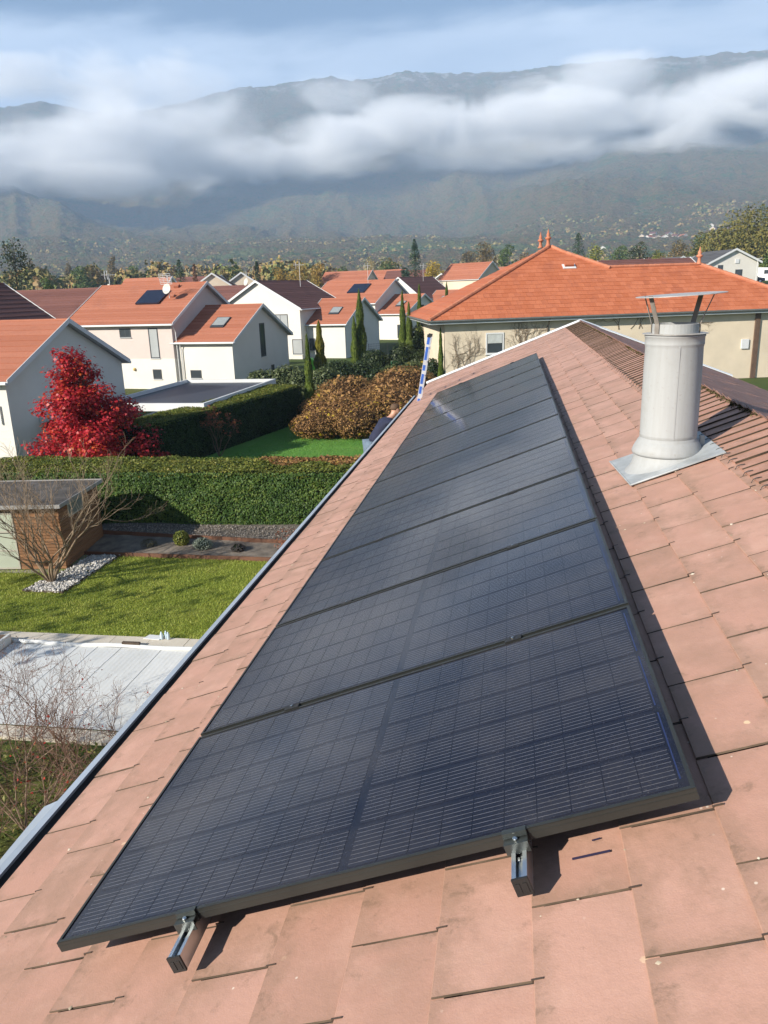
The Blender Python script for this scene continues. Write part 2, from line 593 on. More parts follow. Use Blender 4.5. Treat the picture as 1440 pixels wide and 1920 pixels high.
def tile_material(name, warm=(.44, .245, .182), pale=(.50, .29, .222), dirty=(.235, .145, .10), moss=(.07, .065, .035), grime=0.5, spots=True, edges=False):
    m, t = base_mat(name)
    pos = t.n('ShaderNodeNewGeometry').outputs['Position']
    oc = t.n('ShaderNodeTexCoord').outputs['Object']
    rn = t.n('ShaderNodeObjectInfo').outputs['Random']
    co = obj_coord(t)
    r = rand01(t)
    c = t.mix(r, warm, pale)
    cloud = t.noise(co, 3.2, 5, 0.62)
    c = t.mix(t.maprange(cloud, .40, .72, 0, .6), c, dirty)
    c = t.mix(t.maprange(t.noise(co, 7.0, 4, .6), .5, .8, 0, .35), c, (.62, .40, .31))
    # soot and moss in irregular patches
    g = t.noise(co, 3.1, 6, 0.75, 0.3)
    g = t.math('ADD', g, t.math('MULTIPLY', t.math('SUBTRACT', t.noise(pos, 1.3, 3, .6), .5), .25))
    if edges:       # silt gathers along the lower edge and the open joints of each slate
        s_ = t.n('ShaderNodeSeparateXYZ', {0: oc})
        low = t.maprange(s_.outputs[0], .0, .075, .17, 0)
        sid = t.maprange(t.math('ABSOLUTE', s_.outputs[1]), .155, .2, 0, .13)
        g = t.math('ADD', g, t.math('ADD', low, sid))
    c = t.mix(t.math('MULTIPLY', t.maprange(g, .50, .70, 0, 1, True), grime), c, dirty)
    c = t.mix(t.math('MULTIPLY', t.maprange(t.math('ADD', t.noise(co, 11, 6, 0.75, 0.4), t.math('MULTIPLY', t.math('SUBTRACT', g, .5), .35)), .60, .72, 0, 1), grime * .8), c, moss)
    grain = t.noise(co, 220, 2, 0.5)
    c = t.mix(t.maprange(grain, .3, .7, 0, .16), c, (.33, .18, .13))
    if spots:
        vo = t.n('ShaderNodeTexVoronoi', {'Vector': t.vmath('MULTIPLY', co, (1, 1, .1)), 'Scale': 9.0, 'Randomness': 1.0})
        wob = t.math('ADD', vo.outputs['Distance'], t.math('MULTIPLY', t.math('SUBTRACT', t.noise(co, 45, 3, .6), .5), .10))
        keep = t.maprange(t.n('ShaderNodeSeparateColor', {0: vo.outputs['Color']}).outputs[0], .70, .71, 0, 1)
        c = t.mix(t.math('MULTIPLY', t.maprange(wob, .095, .07, 0, 1), t.math('MULTIPLY', keep, t.maprange(t.noise(pos, 1.7, 3, .6), .46, .58, 0, .9))), c, (.70, .52, .33))
        v2 = t.n('ShaderNodeTexVoronoi', {'Vector': co, 'Scale': 34.0, 'Randomness': 1.0})
        k2 = t.math('MULTIPLY', t.maprange(t.n('ShaderNodeSeparateColor', {0: v2.outputs['Color']}).outputs[1], .9, .92, 0, 1), t.maprange(t.noise(pos, 2.6, 2), .46, .6, 0, .8))
        c = t.mix(t.math('MULTIPLY', t.maprange(v2.outputs['Distance'], .16, .10, 0, 1), k2), c, (.66, .56, .46))
    bp = t.math('ADD', t.math('MULTIPLY', grain, .35), t.noise(co, 40, 4, .65))
    finish(t, c, 0.62, bp, .35, .004, spec=.35)
    return m


M_TILE = tile_material('fibre_cement_pink', grime=.7)
M_TILE_NEAR = tile_material('fibre_cement_pink_near', (.44, .245, .182), (.50, .29, .222), (.28, .175, .12), grime=.5, edges=True)
M_TILE_SHADE = tile_material('fibre_cement_shaded', (.20, .105, .085), (.26, .14, .11), (.13, .085, .07), (.10, .08, .05), 0.6)  # same tile darkened: the far slope's weak sun is put into the colour
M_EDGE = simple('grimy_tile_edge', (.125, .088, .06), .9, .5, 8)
M_EDGE_D = simple('grimy_slate_gap_shade', (.055, .04, .026), .95, .5, 10)  # near-black slate sides: grime plus joint gap shadow painted as colour
M_UNDER = simple('roof_underlay', (.045, .033, .028), .9)
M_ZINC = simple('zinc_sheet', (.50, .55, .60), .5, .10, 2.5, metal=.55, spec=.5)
M_ZINC_D = simple('zinc_inside_shaded', (.055, .06, .065), .6, .3, 6, metal=.2)  # dark copy of the zinc, shade inside the trough put into the colour
M_WHITE_METAL = simple('white_painted_metal', (.74, .76, .77), .45, .05, 2.0)
M_ALU = simple('mill_aluminium', (.62, .64, .66), .30, .08, 8.0, metal=.95, spec=.5)
M_STEEL = simple('steel_bolt', (.62, .62, .60), .25, .1, 20, metal=1.0)
M_FRAME = simple('anodised_black_frame', (.032, .034, .031), .40, .15, 5, metal=.25, spec=.5)
M_CLAMP = simple('dark_grey_clamp', (.075, .085, .083), .38, .2, 14, metal=.6)
M_PLASTIC = simple('black_plastic', (.02, .02, .02), .5, .2, 10)
M_RENDER_BEIGE = simple('beige_wall_render', (.62, .53, .40), .9, .08, .6, bump=.4, bscale=30)


def make_tile_mesh(name, length, width, thick, hi, lo, jit, mat):
    """slab from its lower edge (x=0) to under the next course; the lower edge sits hi above the deck, the head lo"""
    mb = MB()
    hw = width / 2
    j = lambda s: rnd.uniform(-s, s)
    x0 = [j(jit), j(jit)]
    b = .0022
    pts = []
    for y, xx in ((-hw, x0[0]), (hw, x0[1])):
        pts.append([(xx, y, hi - thick), (xx, y, hi - b), (xx + b, y, hi), (length, y, lo), (length, y, lo - thick)])
    A, B = pts
    vs = A + B
    fs = [(0, 1, 2, 3, 4), (9, 8, 7, 6, 5), (0, 5, 6, 1), (1, 6, 7, 2), (2, 7, 8, 3), (3, 8, 9, 4), (4, 9, 5, 0)]
    mb.add(vs, fs)
    return mb


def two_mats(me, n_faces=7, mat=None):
    """the two narrow sides of every tile carry the grime of the open joints, on ridge slates painted gap shadow too"""
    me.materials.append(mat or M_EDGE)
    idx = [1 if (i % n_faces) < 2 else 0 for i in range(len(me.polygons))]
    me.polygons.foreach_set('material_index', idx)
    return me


def build_our_house():
    house = empty('house', (RX, 6.0, 0), label='house under the viewer with a pink tiled roof carrying the solar panels', cat='house')
    loc = Vector(house.location)

    def put(mb, name, mat, parent=house, smooth=False, **kw):
        mb.v = [tuple(Vector(p) - loc) for p in mb.v]
        return build(mb, name, mat, parent, smooth, **kw)
    # walls
    ez = RP(0, -0.45, TILE_H - .1)
    xl, xr = ez.x, 2 * RX - ez.x
    wall = MB()
    wall.prism([(xl, U0 + .3, 0), (xr, U0 + .3, 0), (xr, U0 + .3, ez.z - .12), (RX, U0 + .3, RZ - .3), (xl, U0 + .3, ez.z - .12)], (0, U1 - U0 - .6, 0))
    put(wall, 'wall', M_RENDER_BEIGE)
    # roof deck, both slopes
    deck = MB()
    a0, a1 = RP(0, V_EAVE + .03, TILE_H - .035), RP(0, V_RIDGE, TILE_H - .035)
    n = NN * .10
    mirror = lambda p: Vector((2 * RX - p.x, p.y, p.z))
    for mir in (False, True):
        quad = [a0, a1, a1 - n, a0 - n]
        if mir:
            quad = [mirror(p) for p in quad]
        deck.prism([(p.x, U0 + .05, p.z) for p in quad], (0, U1 - U0 - .10, 0))
    roof = put(deck, 'roof', M_UNDER)
    # ---- tiles
    metas = [make_tile_mesh('roof_tile', COURSE + .03, TPITCH - .010, .0065, .0125, .0045, .0012, M_TILE).mesh('roof_tile', M_TILE_NEAR) for _ in range(4)]
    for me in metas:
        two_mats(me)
    ncourse = int(round((V_BAND - .03 - V_EAVE) / COURSE))
    v_of = lambda k: 1.952 + COURSE * (k - 11)          # lower edge of course k
    tiles = []
    hooks = MB()
    for k in range(0, 15):
        v = v_of(k)
        if v > V_BAND - .02:
            break
        phase = .90 if (k % 2 == 0) else .694            # joints of course: k=12 -> .90
        ph = .90 if ((k - 12) % 2 == 0) else .694
        i0, i1 = int((U0 - ph) / TPITCH) - 1, int((U1 - ph) / TPITCH) + 1
        for i in range(i0, i1 + 1):
            uc = ph + (i + .5) * TPITCH
            lo, hi = uc - TPITCH / 2, uc + TPITCH / 2
            if hi < U0 + .1 or lo > U1 - .05:
                continue
            # tiles taken out round the flue flashing
            tiles.append((k, v, uc, lo, hi))
            # wire hook: over the lower edge of this tile, in the middle of it
            if k > 0 and uc < 12:
                p = RP(uc + rnd.uniform(-.006, .006), v, TILE_H + .0125)
                hooks.obox(p + SL * .012 + NN * .002, SL * .0125, Vector((0, .0018, 0)), NN * .0016)
                hooks.obox(p - SL * .0025 - NN * .004, SL * .0018, Vector((0, .0018, 0)), NN * .0075)
                hooks.obox(p - SL * .03 - NN * .0095, SL * .03, Vector((0, .0018, 0)), NN * .0016)
    tiles.sort(key=lambda q: (RP(q[2], q[1]) - CAM).length + (40 if q[3] < -1.3 else 0))
    one = MB()
    for idx, (k, v, uc, lo, hi) in enumerate(tiles):
        full = lo > U0 and hi < U1 - .02
        jh = rnd.uniform(-.0016, .0022)
        if idx < 300 and full:
            o = link('roof_tile', metas[rnd.randrange(4)], roof)
            o.location = RP(uc, v + rnd.uniform(-.002, .002), TILE_H + jh) - loc
            o.rotation_euler = Euler((rnd.uniform(-.004, .004), -TH, rnd.uniform(-.004, .004)))
        else:
            w = min(hi, U1 - .02) - max(lo, U0)
            if w < .03:
                continue
            c = (min(hi, U1 - .02) + max(lo, U0)) / 2
            mb = make_tile_mesh('t', COURSE + .03, w - .010, .0065, .0125, .0045, .0012, None)
            one.add([RP(c + p[1], v + p[0], TILE_H + jh + p[2]) for p in mb.v], mb.f)
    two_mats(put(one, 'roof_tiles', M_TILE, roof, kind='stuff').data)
    put(hooks, 'slate_hooks', simple('hook_wire', (.12, .09, .07), .5, metal=.5), roof, kind='stuff')
    # ---- the band of narrow slates under the ridge (seen side), each one lapped over the next
    BP = .152
    bm_ = []
    for _ in range(3):
        mb = MB()
        L, W2 = V_RIDGE - V_BAND + .012, BP + .03
        z0, z1 = .021 + rnd.uniform(-.002, .002), .009 + rnd.uniform(-.001, .001)
        j0, j1 = rnd.uniform(-.004, .004), rnd.uniform(-.004, .004)
        vs = [(0, j0, z0), (L, j1, z0), (L, W2, z1), (0, W2, z1)]
        vs += [(x, y, z - (.013 if i < 2 else .007)) for i, (x, y, z) in enumerate(vs)]
        mb.add(vs, [(0, 4, 5, 1), (2, 6, 7, 3), (0, 1, 2, 3), (7, 6, 5, 4), (1, 5, 6, 2), (3, 7, 4, 0)])
        bm_.append(mb)
    m_band = tile_material('ridge_slate_pink', (.40, .21, .15), (.48, .265, .195), (.25, .15, .10), (.10, .085, .04), .75, False)
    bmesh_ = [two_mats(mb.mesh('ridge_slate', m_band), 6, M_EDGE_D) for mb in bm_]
    rest, bhook = MB(), MB()
    us = np.arange(U0 + .1, U1 - .2, BP)
    order = sorted(range(len(us)), key=lambda i: abs(us[i] - 2.2))
    for n_, i in enumerate(order):
        u = us[i]
        jv = rnd.uniform(-.006, .006)
        if 0.8 < u and n_ < 130:
            o = link('ridge_slate', bmesh_[i % 3], roof)
            o.location = RP(u, V_BAND + jv, TILE_H + .003) - loc
            o.rotation_euler = Euler((rnd.uniform(-.012, .012), -TH, rnd.uniform(-.01, .01)))
        else:
            rest.add([RP(u + y, V_BAND + jv + x, TILE_H + .003 + z) for x, y, z in bm_[i % 3].v], bm_[i % 3].f)
        if u < 9:
            p = RP(u + .06, V_BAND, TILE_H + .02)
            bhook.tube([p - SL * .03 - NN * .012, p - SL * .012 + NN * .006, p + SL * .004 + NN * .008, p + SL * .03 + NN * .003], .0028, 5)
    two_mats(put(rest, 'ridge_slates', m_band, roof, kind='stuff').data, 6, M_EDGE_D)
    put(bhook, 'ridge_hooks', M_CLAMP, roof, kind='stuff')
    # ---- far slope: band lapped past the ridge, then courses, in the tile colour darkened for weak sun
    far = MB()
    SLm, NNm = Vector((-SL.x, 0, SL.z)), Vector((-NN.x, 0, NN.z))

    def FP(u, v, h):
        p = Vector((2 * RX, float(u), OFF)) + SLm * float(v) + NNm * float(h)
        return p
    for u in us:
        L = V_RIDGE - V_BAND + .045
        z0, z1 = .010 + rnd.uniform(-.002, .002), .024 + rnd.uniform(-.003, .003)
        j = rnd.uniform(-.012, .012)
        vs = [(0, 0, z0), (L + j, 0, z0 + .004), (L + j, BP + .02, z1 + .004), (0, BP + .02, z1)]
        vs += [(x, y, z - .007) for x, y, z in vs]
        far.add([FP(u + y, V_BAND + x, TILE_H + .006 + z) for x, y, z in vs], [(3, 2, 1, 0), (4, 5, 6, 7), (1, 5, 4, 0), (2, 6, 5, 1), (3, 7, 6, 2), (0, 4, 7, 3)])
    for k in range(0, 15):
        v = v_of(k)
        if v > V_BAND - .02:
            break
        ph = .90 if (k % 2) else .694
        for i in range(int((U0 - ph) / TPITCH), int((U1 - ph) / TPITCH)):
            uc = ph + (i + .5) * TPITCH
            mb = make_tile_mesh('t', COURSE + .03, TPITCH - .010, .0065, .0135, .0045, .0012, None)
            jh = rnd.uniform(-.002, .003)
            far.add([FP(uc + p[1], v + p[0], TILE_H + jh + p[2]) for p in mb.v], [f[::-1] for f in mb.f])
    put(far, 'far_slope_tiles', M_TILE_SHADE, roof, kind='stuff')
    # moss and grit along the ridge
    N = 5200
    uu = rng.uniform(U0, U1, N)
    dv = rng.normal(0, .018, N)
    P = np.array([tuple(RP(a, V_RIDGE - abs(b) - .004, TILE_H + .022 + rnd.random() * .012) - loc) for a, b in zip(uu, dv)])
    keep = fbm(uu * 1.3, uu * 0, 3, 2) > .42
    P = P[keep]
    Nn = sphere_dirs(len(P)) + np.array([0, 0, 1.0])
    me = leaf_mesh('ridge_moss', P, Nn, rng.uniform(.010, .026, len(P)), leaf_mat('moss_clumps', [(.2, (.035, .03, .012)), (.6, (.09, .075, .03)), (.9, (.16, .13, .06))], .9, 0), .8)
    link('ridge_moss', me, roof, kind='stuff')
    # ---- verge flashing on the far gable, both slopes
    verge = MB()
    for mir in (False, True):
        f = (lambda p: mirror(p)) if mir else (lambda p: p)
        va, vb = (V_EAVE - .03, V_RIDGE + .015) if not mir else (-.6, V_RIDGE + .012)
        prof = [(U1 - .02, .03), (U1 + .09, .055), (U1 + .10, -.16), (U1 + .085, -.16), (U1 + .075, .04), (U1 - .02, .018)]
        pts = [RP(u, va, TILE_H + h) for u, h in prof]
        ext = RP(0, vb, TILE_H) - RP(0, va, TILE_H)
        if mir:
            pts = [mirror(p) for p in pts]
            ext = Vector((-ext.x, ext.y, ext.z))
        verge.prism(pts, ext)
    put(verge, 'verge_flashing', M_WHITE_METAL)
    # upstand at the end of the near eave (pale cap seen where verge and gutter meet)
    # ---- gutter
    g = MB()
    ex, ezz = RP(0, V_EAVE, TILE_H).x, RP(0, V_EAVE, TILE_H).z
    cx, cz, gr = ex - .018, ezz - .022, .046
    UG1 = 15.35
    nseg = 12
    outer, inner = [], []
    for s in range(nseg + 1):
        a = math.pi + math.pi * s / nseg
        outer.append((cx + gr * math.cos(a), cz + gr * math.sin(a)))
        inner.append((cx + (gr - .004) * math.cos(a), cz + (gr - .004) * math.sin(a)))
    prof = outer + inner[::-1]
    m = len(prof)
    vs = [(x, U0, z) for x, z in prof] + [(x, UG1, z) for x, z in prof]
    fs = [(i, (i + 1) % m, (i + 1) % m + m, i + m) for i in range(m)]
    g.add(vs, fs)
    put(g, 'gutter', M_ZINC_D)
    rim = MB()
    rim.prism([(cx - gr - .036, U0, cz - .006), (cx - gr - .032, U0, cz + .010), (cx - gr + .008, U0, cz + .018), (cx - gr + .010, U0, cz + .004)], (0, UG1 - U0, 0))
    rim.prism([(cx - gr - .028, U0, cz - .10), (cx - gr - .030, U0, cz - .007), (cx - gr - .020, U0, cz - .007), (cx - gr - .018, U0, cz - .10)], (0, UG1 - U0, 0))
    put(rim, 'gutter_rim', M_ZINC)
    endc = MB()
    endc.prism([(x, UG1, z) for x, z in outer], (0, .004, 0))
    endc.box((cx - gr - .03, UG1 - .01, cz - .12), (ex + .02, UG1 + .02, cz + .02))
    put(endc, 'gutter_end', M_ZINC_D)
    eave = MB().box((ex + .01, U0 + .1, ezz - .20), (ex + .035, U1 - .1, ezz - .025))
    put(eave, 'fascia_board', simple('brown_fascia', (.07, .05, .04), .7))
    # outlet box bulging from the gutter near the viewer
    ob = MB()
    x0 = cx - gr - .0375
    ob.prism([(x0, 1.17, cz + .004), (x0 - .062, 1.15, cz - .02), (x0 - .05, .85, cz - .02), (x0, .30, cz + .002)], (0, 0, -.16))
    put(ob, 'gutter_outlet', M_ZINC)
    # ---- pale crumbs of lichen and mortar caught along the joints
    V, F = [], []
    near = [q for q in tiles[:260]]
    for _ in range(340):
        k, v, uc, lo, hi = near[rnd.randrange(len(near))]
        if rnd.random() < .6:
            pv, pu, ph = v + rnd.uniform(.0, COURSE), lo + rnd.gauss(0, .012), .010
        else:
            pv, pu, ph = v + abs(rnd.gauss(0, .012)), rnd.uniform(lo, hi), .0125
        if -.02 < pv < 2.0 and 0 < pu < 12.7:
            continue
        c = RP(pu, pv, TILE_H + ph)
        s = rnd.uniform(.002, .006) if rnd.random() < .88 else rnd.uniform(.006, .010)
        o = len(V)
        for p in ((1, 0, 0), (0, 1, 0), (-1, 0, 0), (0, -1, 0), (0, 0, .6)):
            q = c + SL * (p[0] * s * rnd.uniform(.6, 1.6)) + Vector((0, p[1] * s * rnd.uniform(.6, 1.3), 0)) + NN * (p[2] * s)
            V.append(tuple(q - loc))
        F += [(o, o + 1, o + 4), (o + 1, o + 2, o + 4), (o + 2, o + 3, o + 4), (o + 3, o, o + 4)]
    link('lichen_crumbs', np_mesh('lichen_crumbs', V, np.array(F), leaf_mat('crumb_colours', [(.1, (.16, .12, .07)), (.5, (.50, .42, .31)), (.9, (.68, .62, .52))], .9, 0, 5)), roof, kind='stuff')
    # ---- small marks: a pen line on one tile
    pen = MB()
    for (a, b, w) in (((.004, 1.575), (.004, 1.674), .0035), ((.055, 1.632), (.058, 1.655), .002)):
        pa, pb = RP(a[0], a[1], TILE_H + .0135), RP(b[0], b[1], TILE_H + .0125)
        pen.obox((pa + pb) / 2, (pb - pa) / 2, Vector((0, w, 0)), NN * .0008)
    put(pen, 'pen_mark', simple('ink', (.03, .025, .06), .6), roof)
    return house


build_our_house()


# ------------------------------------------------------------------ solar panels
PW, PL = 1.154, 1.926
M_LAM = None


def panel_glass(name, cell):
    m, t = base_mat(name)
    co = obj_coord(t)
    oc = t.n('ShaderNodeTexCoord').outputs['Object']
    if cell:
        s = t.n('ShaderNodeSeparateXYZ', {0: oc})
        # wires run along x; ten across the cell
        fr = t.math('FRACT', t.math('ADD', t.math('DIVIDE', s.outputs[1], .0182), .5))
        dd = t.math('ABSOLUTE', t.math('SUBTRACT', fr, .5))
        wire = t.maprange(dd, .030, .052, 1, 0)
        br = t.noise(co, 60, 2)
        base = t.mix(t.noise(co, 3.0, 3), (.006, .007, .016), (.010, .011, .022))
        base = t.mix(t.math('MULTIPLY', wire, t.maprange(br, .3, .7, .55, .95)), base, (.17, .165, .175))
    else:
        base = t.mix(t.noise(co, 4, 3), (.003, .004, .012), (.005, .006, .017))
    # dust on the glass: thin film plus dried speckles
    pos = t.n('ShaderNodeNewGeometry').outputs['Position']
    film = t.maprange(t.noise(pos, 2.2, 5, .6, .2), .38, .74, .006, .085)
    speck = t.math('MULTIPLY', t.maprange(t.noise(pos, 130, 3, .7), .60, .72, 0, 1), t.maprange(t.noise(pos, 1.6, 3, .55), .45, .70, .02, .34))
    dust = t.math('ADD', film, t.math('MULTIPLY', speck, .55))
    col = t.mix(dust, base, (.42, .38, .34))
    finish(t, col, t.maprange(t.noise(pos, 1.1, 3), .3, .7, .06, .13), spec=.36, Coat_Weight=.0)
    return m


def build_panels():
    frame = MB()
    # frame bars: profile with lip, mitred simply by butting
    lip, th, hgt = .011, .0022, .035
    W_ = PW - .02
    for y0 in (0, W_ - th):
        frame.box((0, y0, -hgt), (PL, y0 + th, -.0005))
    for y0 in (0, W_ - lip):
        frame.box((th, y0 if y0 else .0, -.0026), (PL - th, y0 + lip, 0))
    for y0 in (th, W_ - .028):
        frame.box((th, y0, -hgt), (PL - th, y0 + .026, -hgt + .002))
    # thin groove lines along the long sides
    for y0, s in ((0, -1), (W_, 1)):
        frame.box((0, y0 - (.0012 if s < 0 else 0), -.0145), (PL, y0 + (.0012 if s > 0 else 0), -.0125))
    for x0 in (0, PL - th):
        frame.box((x0, th, -hgt), (x0 + th, W_ - th, -.0005))
    for x0 in (th, PL - lip):
        frame.box((x0, lip, -.0026), (x0 + lip - (th if x0 < 1 else th), W_ - lip, 0))
    fme = frame.mesh('frame', M_FRAME)
    lam = MB().box((th + .001, th + .001, -.0075), (PL - th - .001, W_ - th - .001, -.0036)).mesh('glass_laminate', panel_glass('laminate_black', False))
    cx, cy = .0915, .1835
    cw = MB()
    a, b, c = cx / 2 - .0015, cy / 2 - .0055, .004
    ring = [(-a, -b + c), (-a + c, -b), (a - c, -b), (a, -b + c), (a, b - c), (a - c, b), (-a + c, b), (-a, b - c)]
    cw.prism([(x, y, 0) for x, y in ring], (0, 0, .0007))
    cme = cw.mesh('solar_cell', panel_glass('cell_blue_black', True))
    bars = MB()
    for q in range(3):
        y0 = .03 + q * (W_ - .06) / 3
        bars.box((PL - .030, y0 + .02, -.0036), (PL - .026, y0 + (W_ - .06) / 3 - .02, -.0030))
    bme = bars.mesh('end_ribbon', simple('ribbon_tape', (.02, .03, .09), .25))
    ordn = ['first', 'second', 'third', 'fourth', 'fifth', 'sixth', 'seventh', 'eighth', 'ninth', 'tenth', 'last']
    proto = None
    for k in range(11):
        lab = {0: 'black solar panel nearest the viewer, with the two bare rail ends sticking out below it',
               10: 'farthest black solar panel, at the end of the row by the white verge'}.get(k, 'black solar panel, %s from the near end of the row' % ordn[k])
        if k == 0:
            p = empty('solar_panel', label=lab, cat='solar panel', group='solar panels in a row on the pink roof')
            link('frame', fme, p)
            link('glass_laminate', lam, p)
            link('end_ribbon', bme, p)
            for half in (0, 1):
                for i in range(10):
                    for j in range(6):
                        o = link('solar_cell', cme, p)
                        x = PL / 2 + (.0135 + (i + .5) * cx) * (1 if half else -1)
                        o.location = (x, W_ / 2 + (j - 2.5) * cy, -.0035)
            proto = p
        else:
            p = copy_tree(proto)
            p['label'] = lab
        p.location = RP(k * PW, 0, rnd.uniform(-.0012, .0012))
        p.rotation_euler = Euler((rnd.uniform(-.0012, .0012), -TH + rnd.uniform(-.0012, .0012), 0))


build_panels()


def build_rails():
    for which, v, lab in (('u', 1.462, 'upper aluminium mounting rail, its capped end under the right part of the nearest panel'),
                          ('l', .466, 'lower aluminium mounting rail, its capped end under the left part of the nearest panel')):
        base = RP(0, v, -.035)
        rail = empty('mounting_rail', base, (0, -TH, 0), label=lab, cat='mounting rail', group='mounting rails under the panels')
        L0, L1, w, h = -.125, 11 * PW + .06, .020, .048
        r = MB()     # channel: two walls, floor, two lips
        r.box((-w, L0, -h), (-w + .003, L1, -.001))
        r.box((w - .003, L0, -h), (w, L1, -.001))
        r.box((-w + .003, L0, -h + .001), (w - .003, L1, -h + .004))
        r.box((-w + .003, L0, -.018), (w - .003, L1, -.015))
        r.box((-w + .003, L0, -.0045), (-w + .011, L1, -.0012))
        r.box((w - .011, L0, -.0045), (w - .003, L1, -.0012))
        build(r, 'rail_profile', M_ALU, rail)
        cap = MB().box((-w - .001, L0 - .006, -h - .001), (w + .001, L0, 0.001))
        cap.box((-w + .006, L0 - .0075, -h + .008), (-w + .016, L0 - .006, -.012))
        cap.box((w - .016, L0 - .0075, -h + .008), (w - .006, L0 - .006, -.012))
        build(cap, 'end_cap', M_PLASTIC, rail)
        # end clamp: Z shaped piece plus plate and bolt
        e = MB()
        e.box((-.032, -.004, .0352), (.032, .010, .0385))
        e.box((-.032, -.0075, -.0005), (.032, -.0035, .0385))
        e.box((-.032, -.030, .020), (.032, -.0075, .0235))
        e.box((-.032, -.0335, -.006), (.032, -.030, .0245))
        e.box((-.032, -.0075, .027), (.032, -.013, .030))
        build(e, 'end_clamp', M_CLAMP, rail)
        b = MB().lathe([(.0075, 0), (.0075, .006), (.006, .0085), (.003, .0095)], 10, (0, -.019, .0235))
        b.lathe([(.004, -.03), (.004, 0)], 8, (0, -.019, .0235))
        b.lathe([(.0055, 0), (.0055, .004)], 8, (-.006, -.046, -.014))
        b.lathe([(.0055, 0), (.0055, .004)], 8, (.007, -.043, -.014))
        build(b, 'bolt', M_STEEL, rail)
        # mid clamps in every joint
        mc = MB()
        mc.box((-.034, -.016, .0352), (.034, .016, .0385))
        mc.box((-.030, -.0085, .004), (.030, .0085, .0352))
        mm = mc.mesh('mid_clamp', M_PLASTIC)
        bb = MB().lathe([(.006, 0), (.006, .005), (.003, .0065)], 8, (0, 0, .0385)).mesh('bolt', M_STEEL)
        for k in range(1, 12):
            o = link('mid_clamp', mm, rail)
            o.location = (0, k * PW - .010, 0)
            q = link('bolt', bb, o)
        # roof hooks that carry the rail
        hk = MB()
        for k in range(0, 12):
            y = .35 + k * 1.15
            hk.box((-w - .006, y - .018, -.098), (-w - .001, y + .018, -.010))
            hk.box((-w - .20, y - .018, -.103), (-w - .001, y + .018, -.098))
        build(hk, 'roof_hook', M_STEEL, rail)


build_rails()


# ------------------------------------------------------------------ flue
def flue_paint():
    m, t = base_mat('chalky_flue_paint')
    co = t.n('ShaderNodeTexCoord').outputs['Object']
    streak = t.noise(t.vmath('MULTIPLY', co, (34, 34, 2.2)), 1.0, 4, .6)
    c = t.mix(t.maprange(streak, .35, .75), (.36, .368, .366), (.325, .33, .322))
    c = t.mix(t.maprange(t.noise(co, 9, 6, .7), .56, .75, 0, .6), c, (.30, .295, .27))
    c = t.mix(t.maprange(t.noise(co, 55, 3, .6), .64, .72, 0, .5), c, (.27, .25, .22))
    finish(t, c, .62, t.noise(co, 30, 4, .6), .12, .004, spec=.3)
    return m


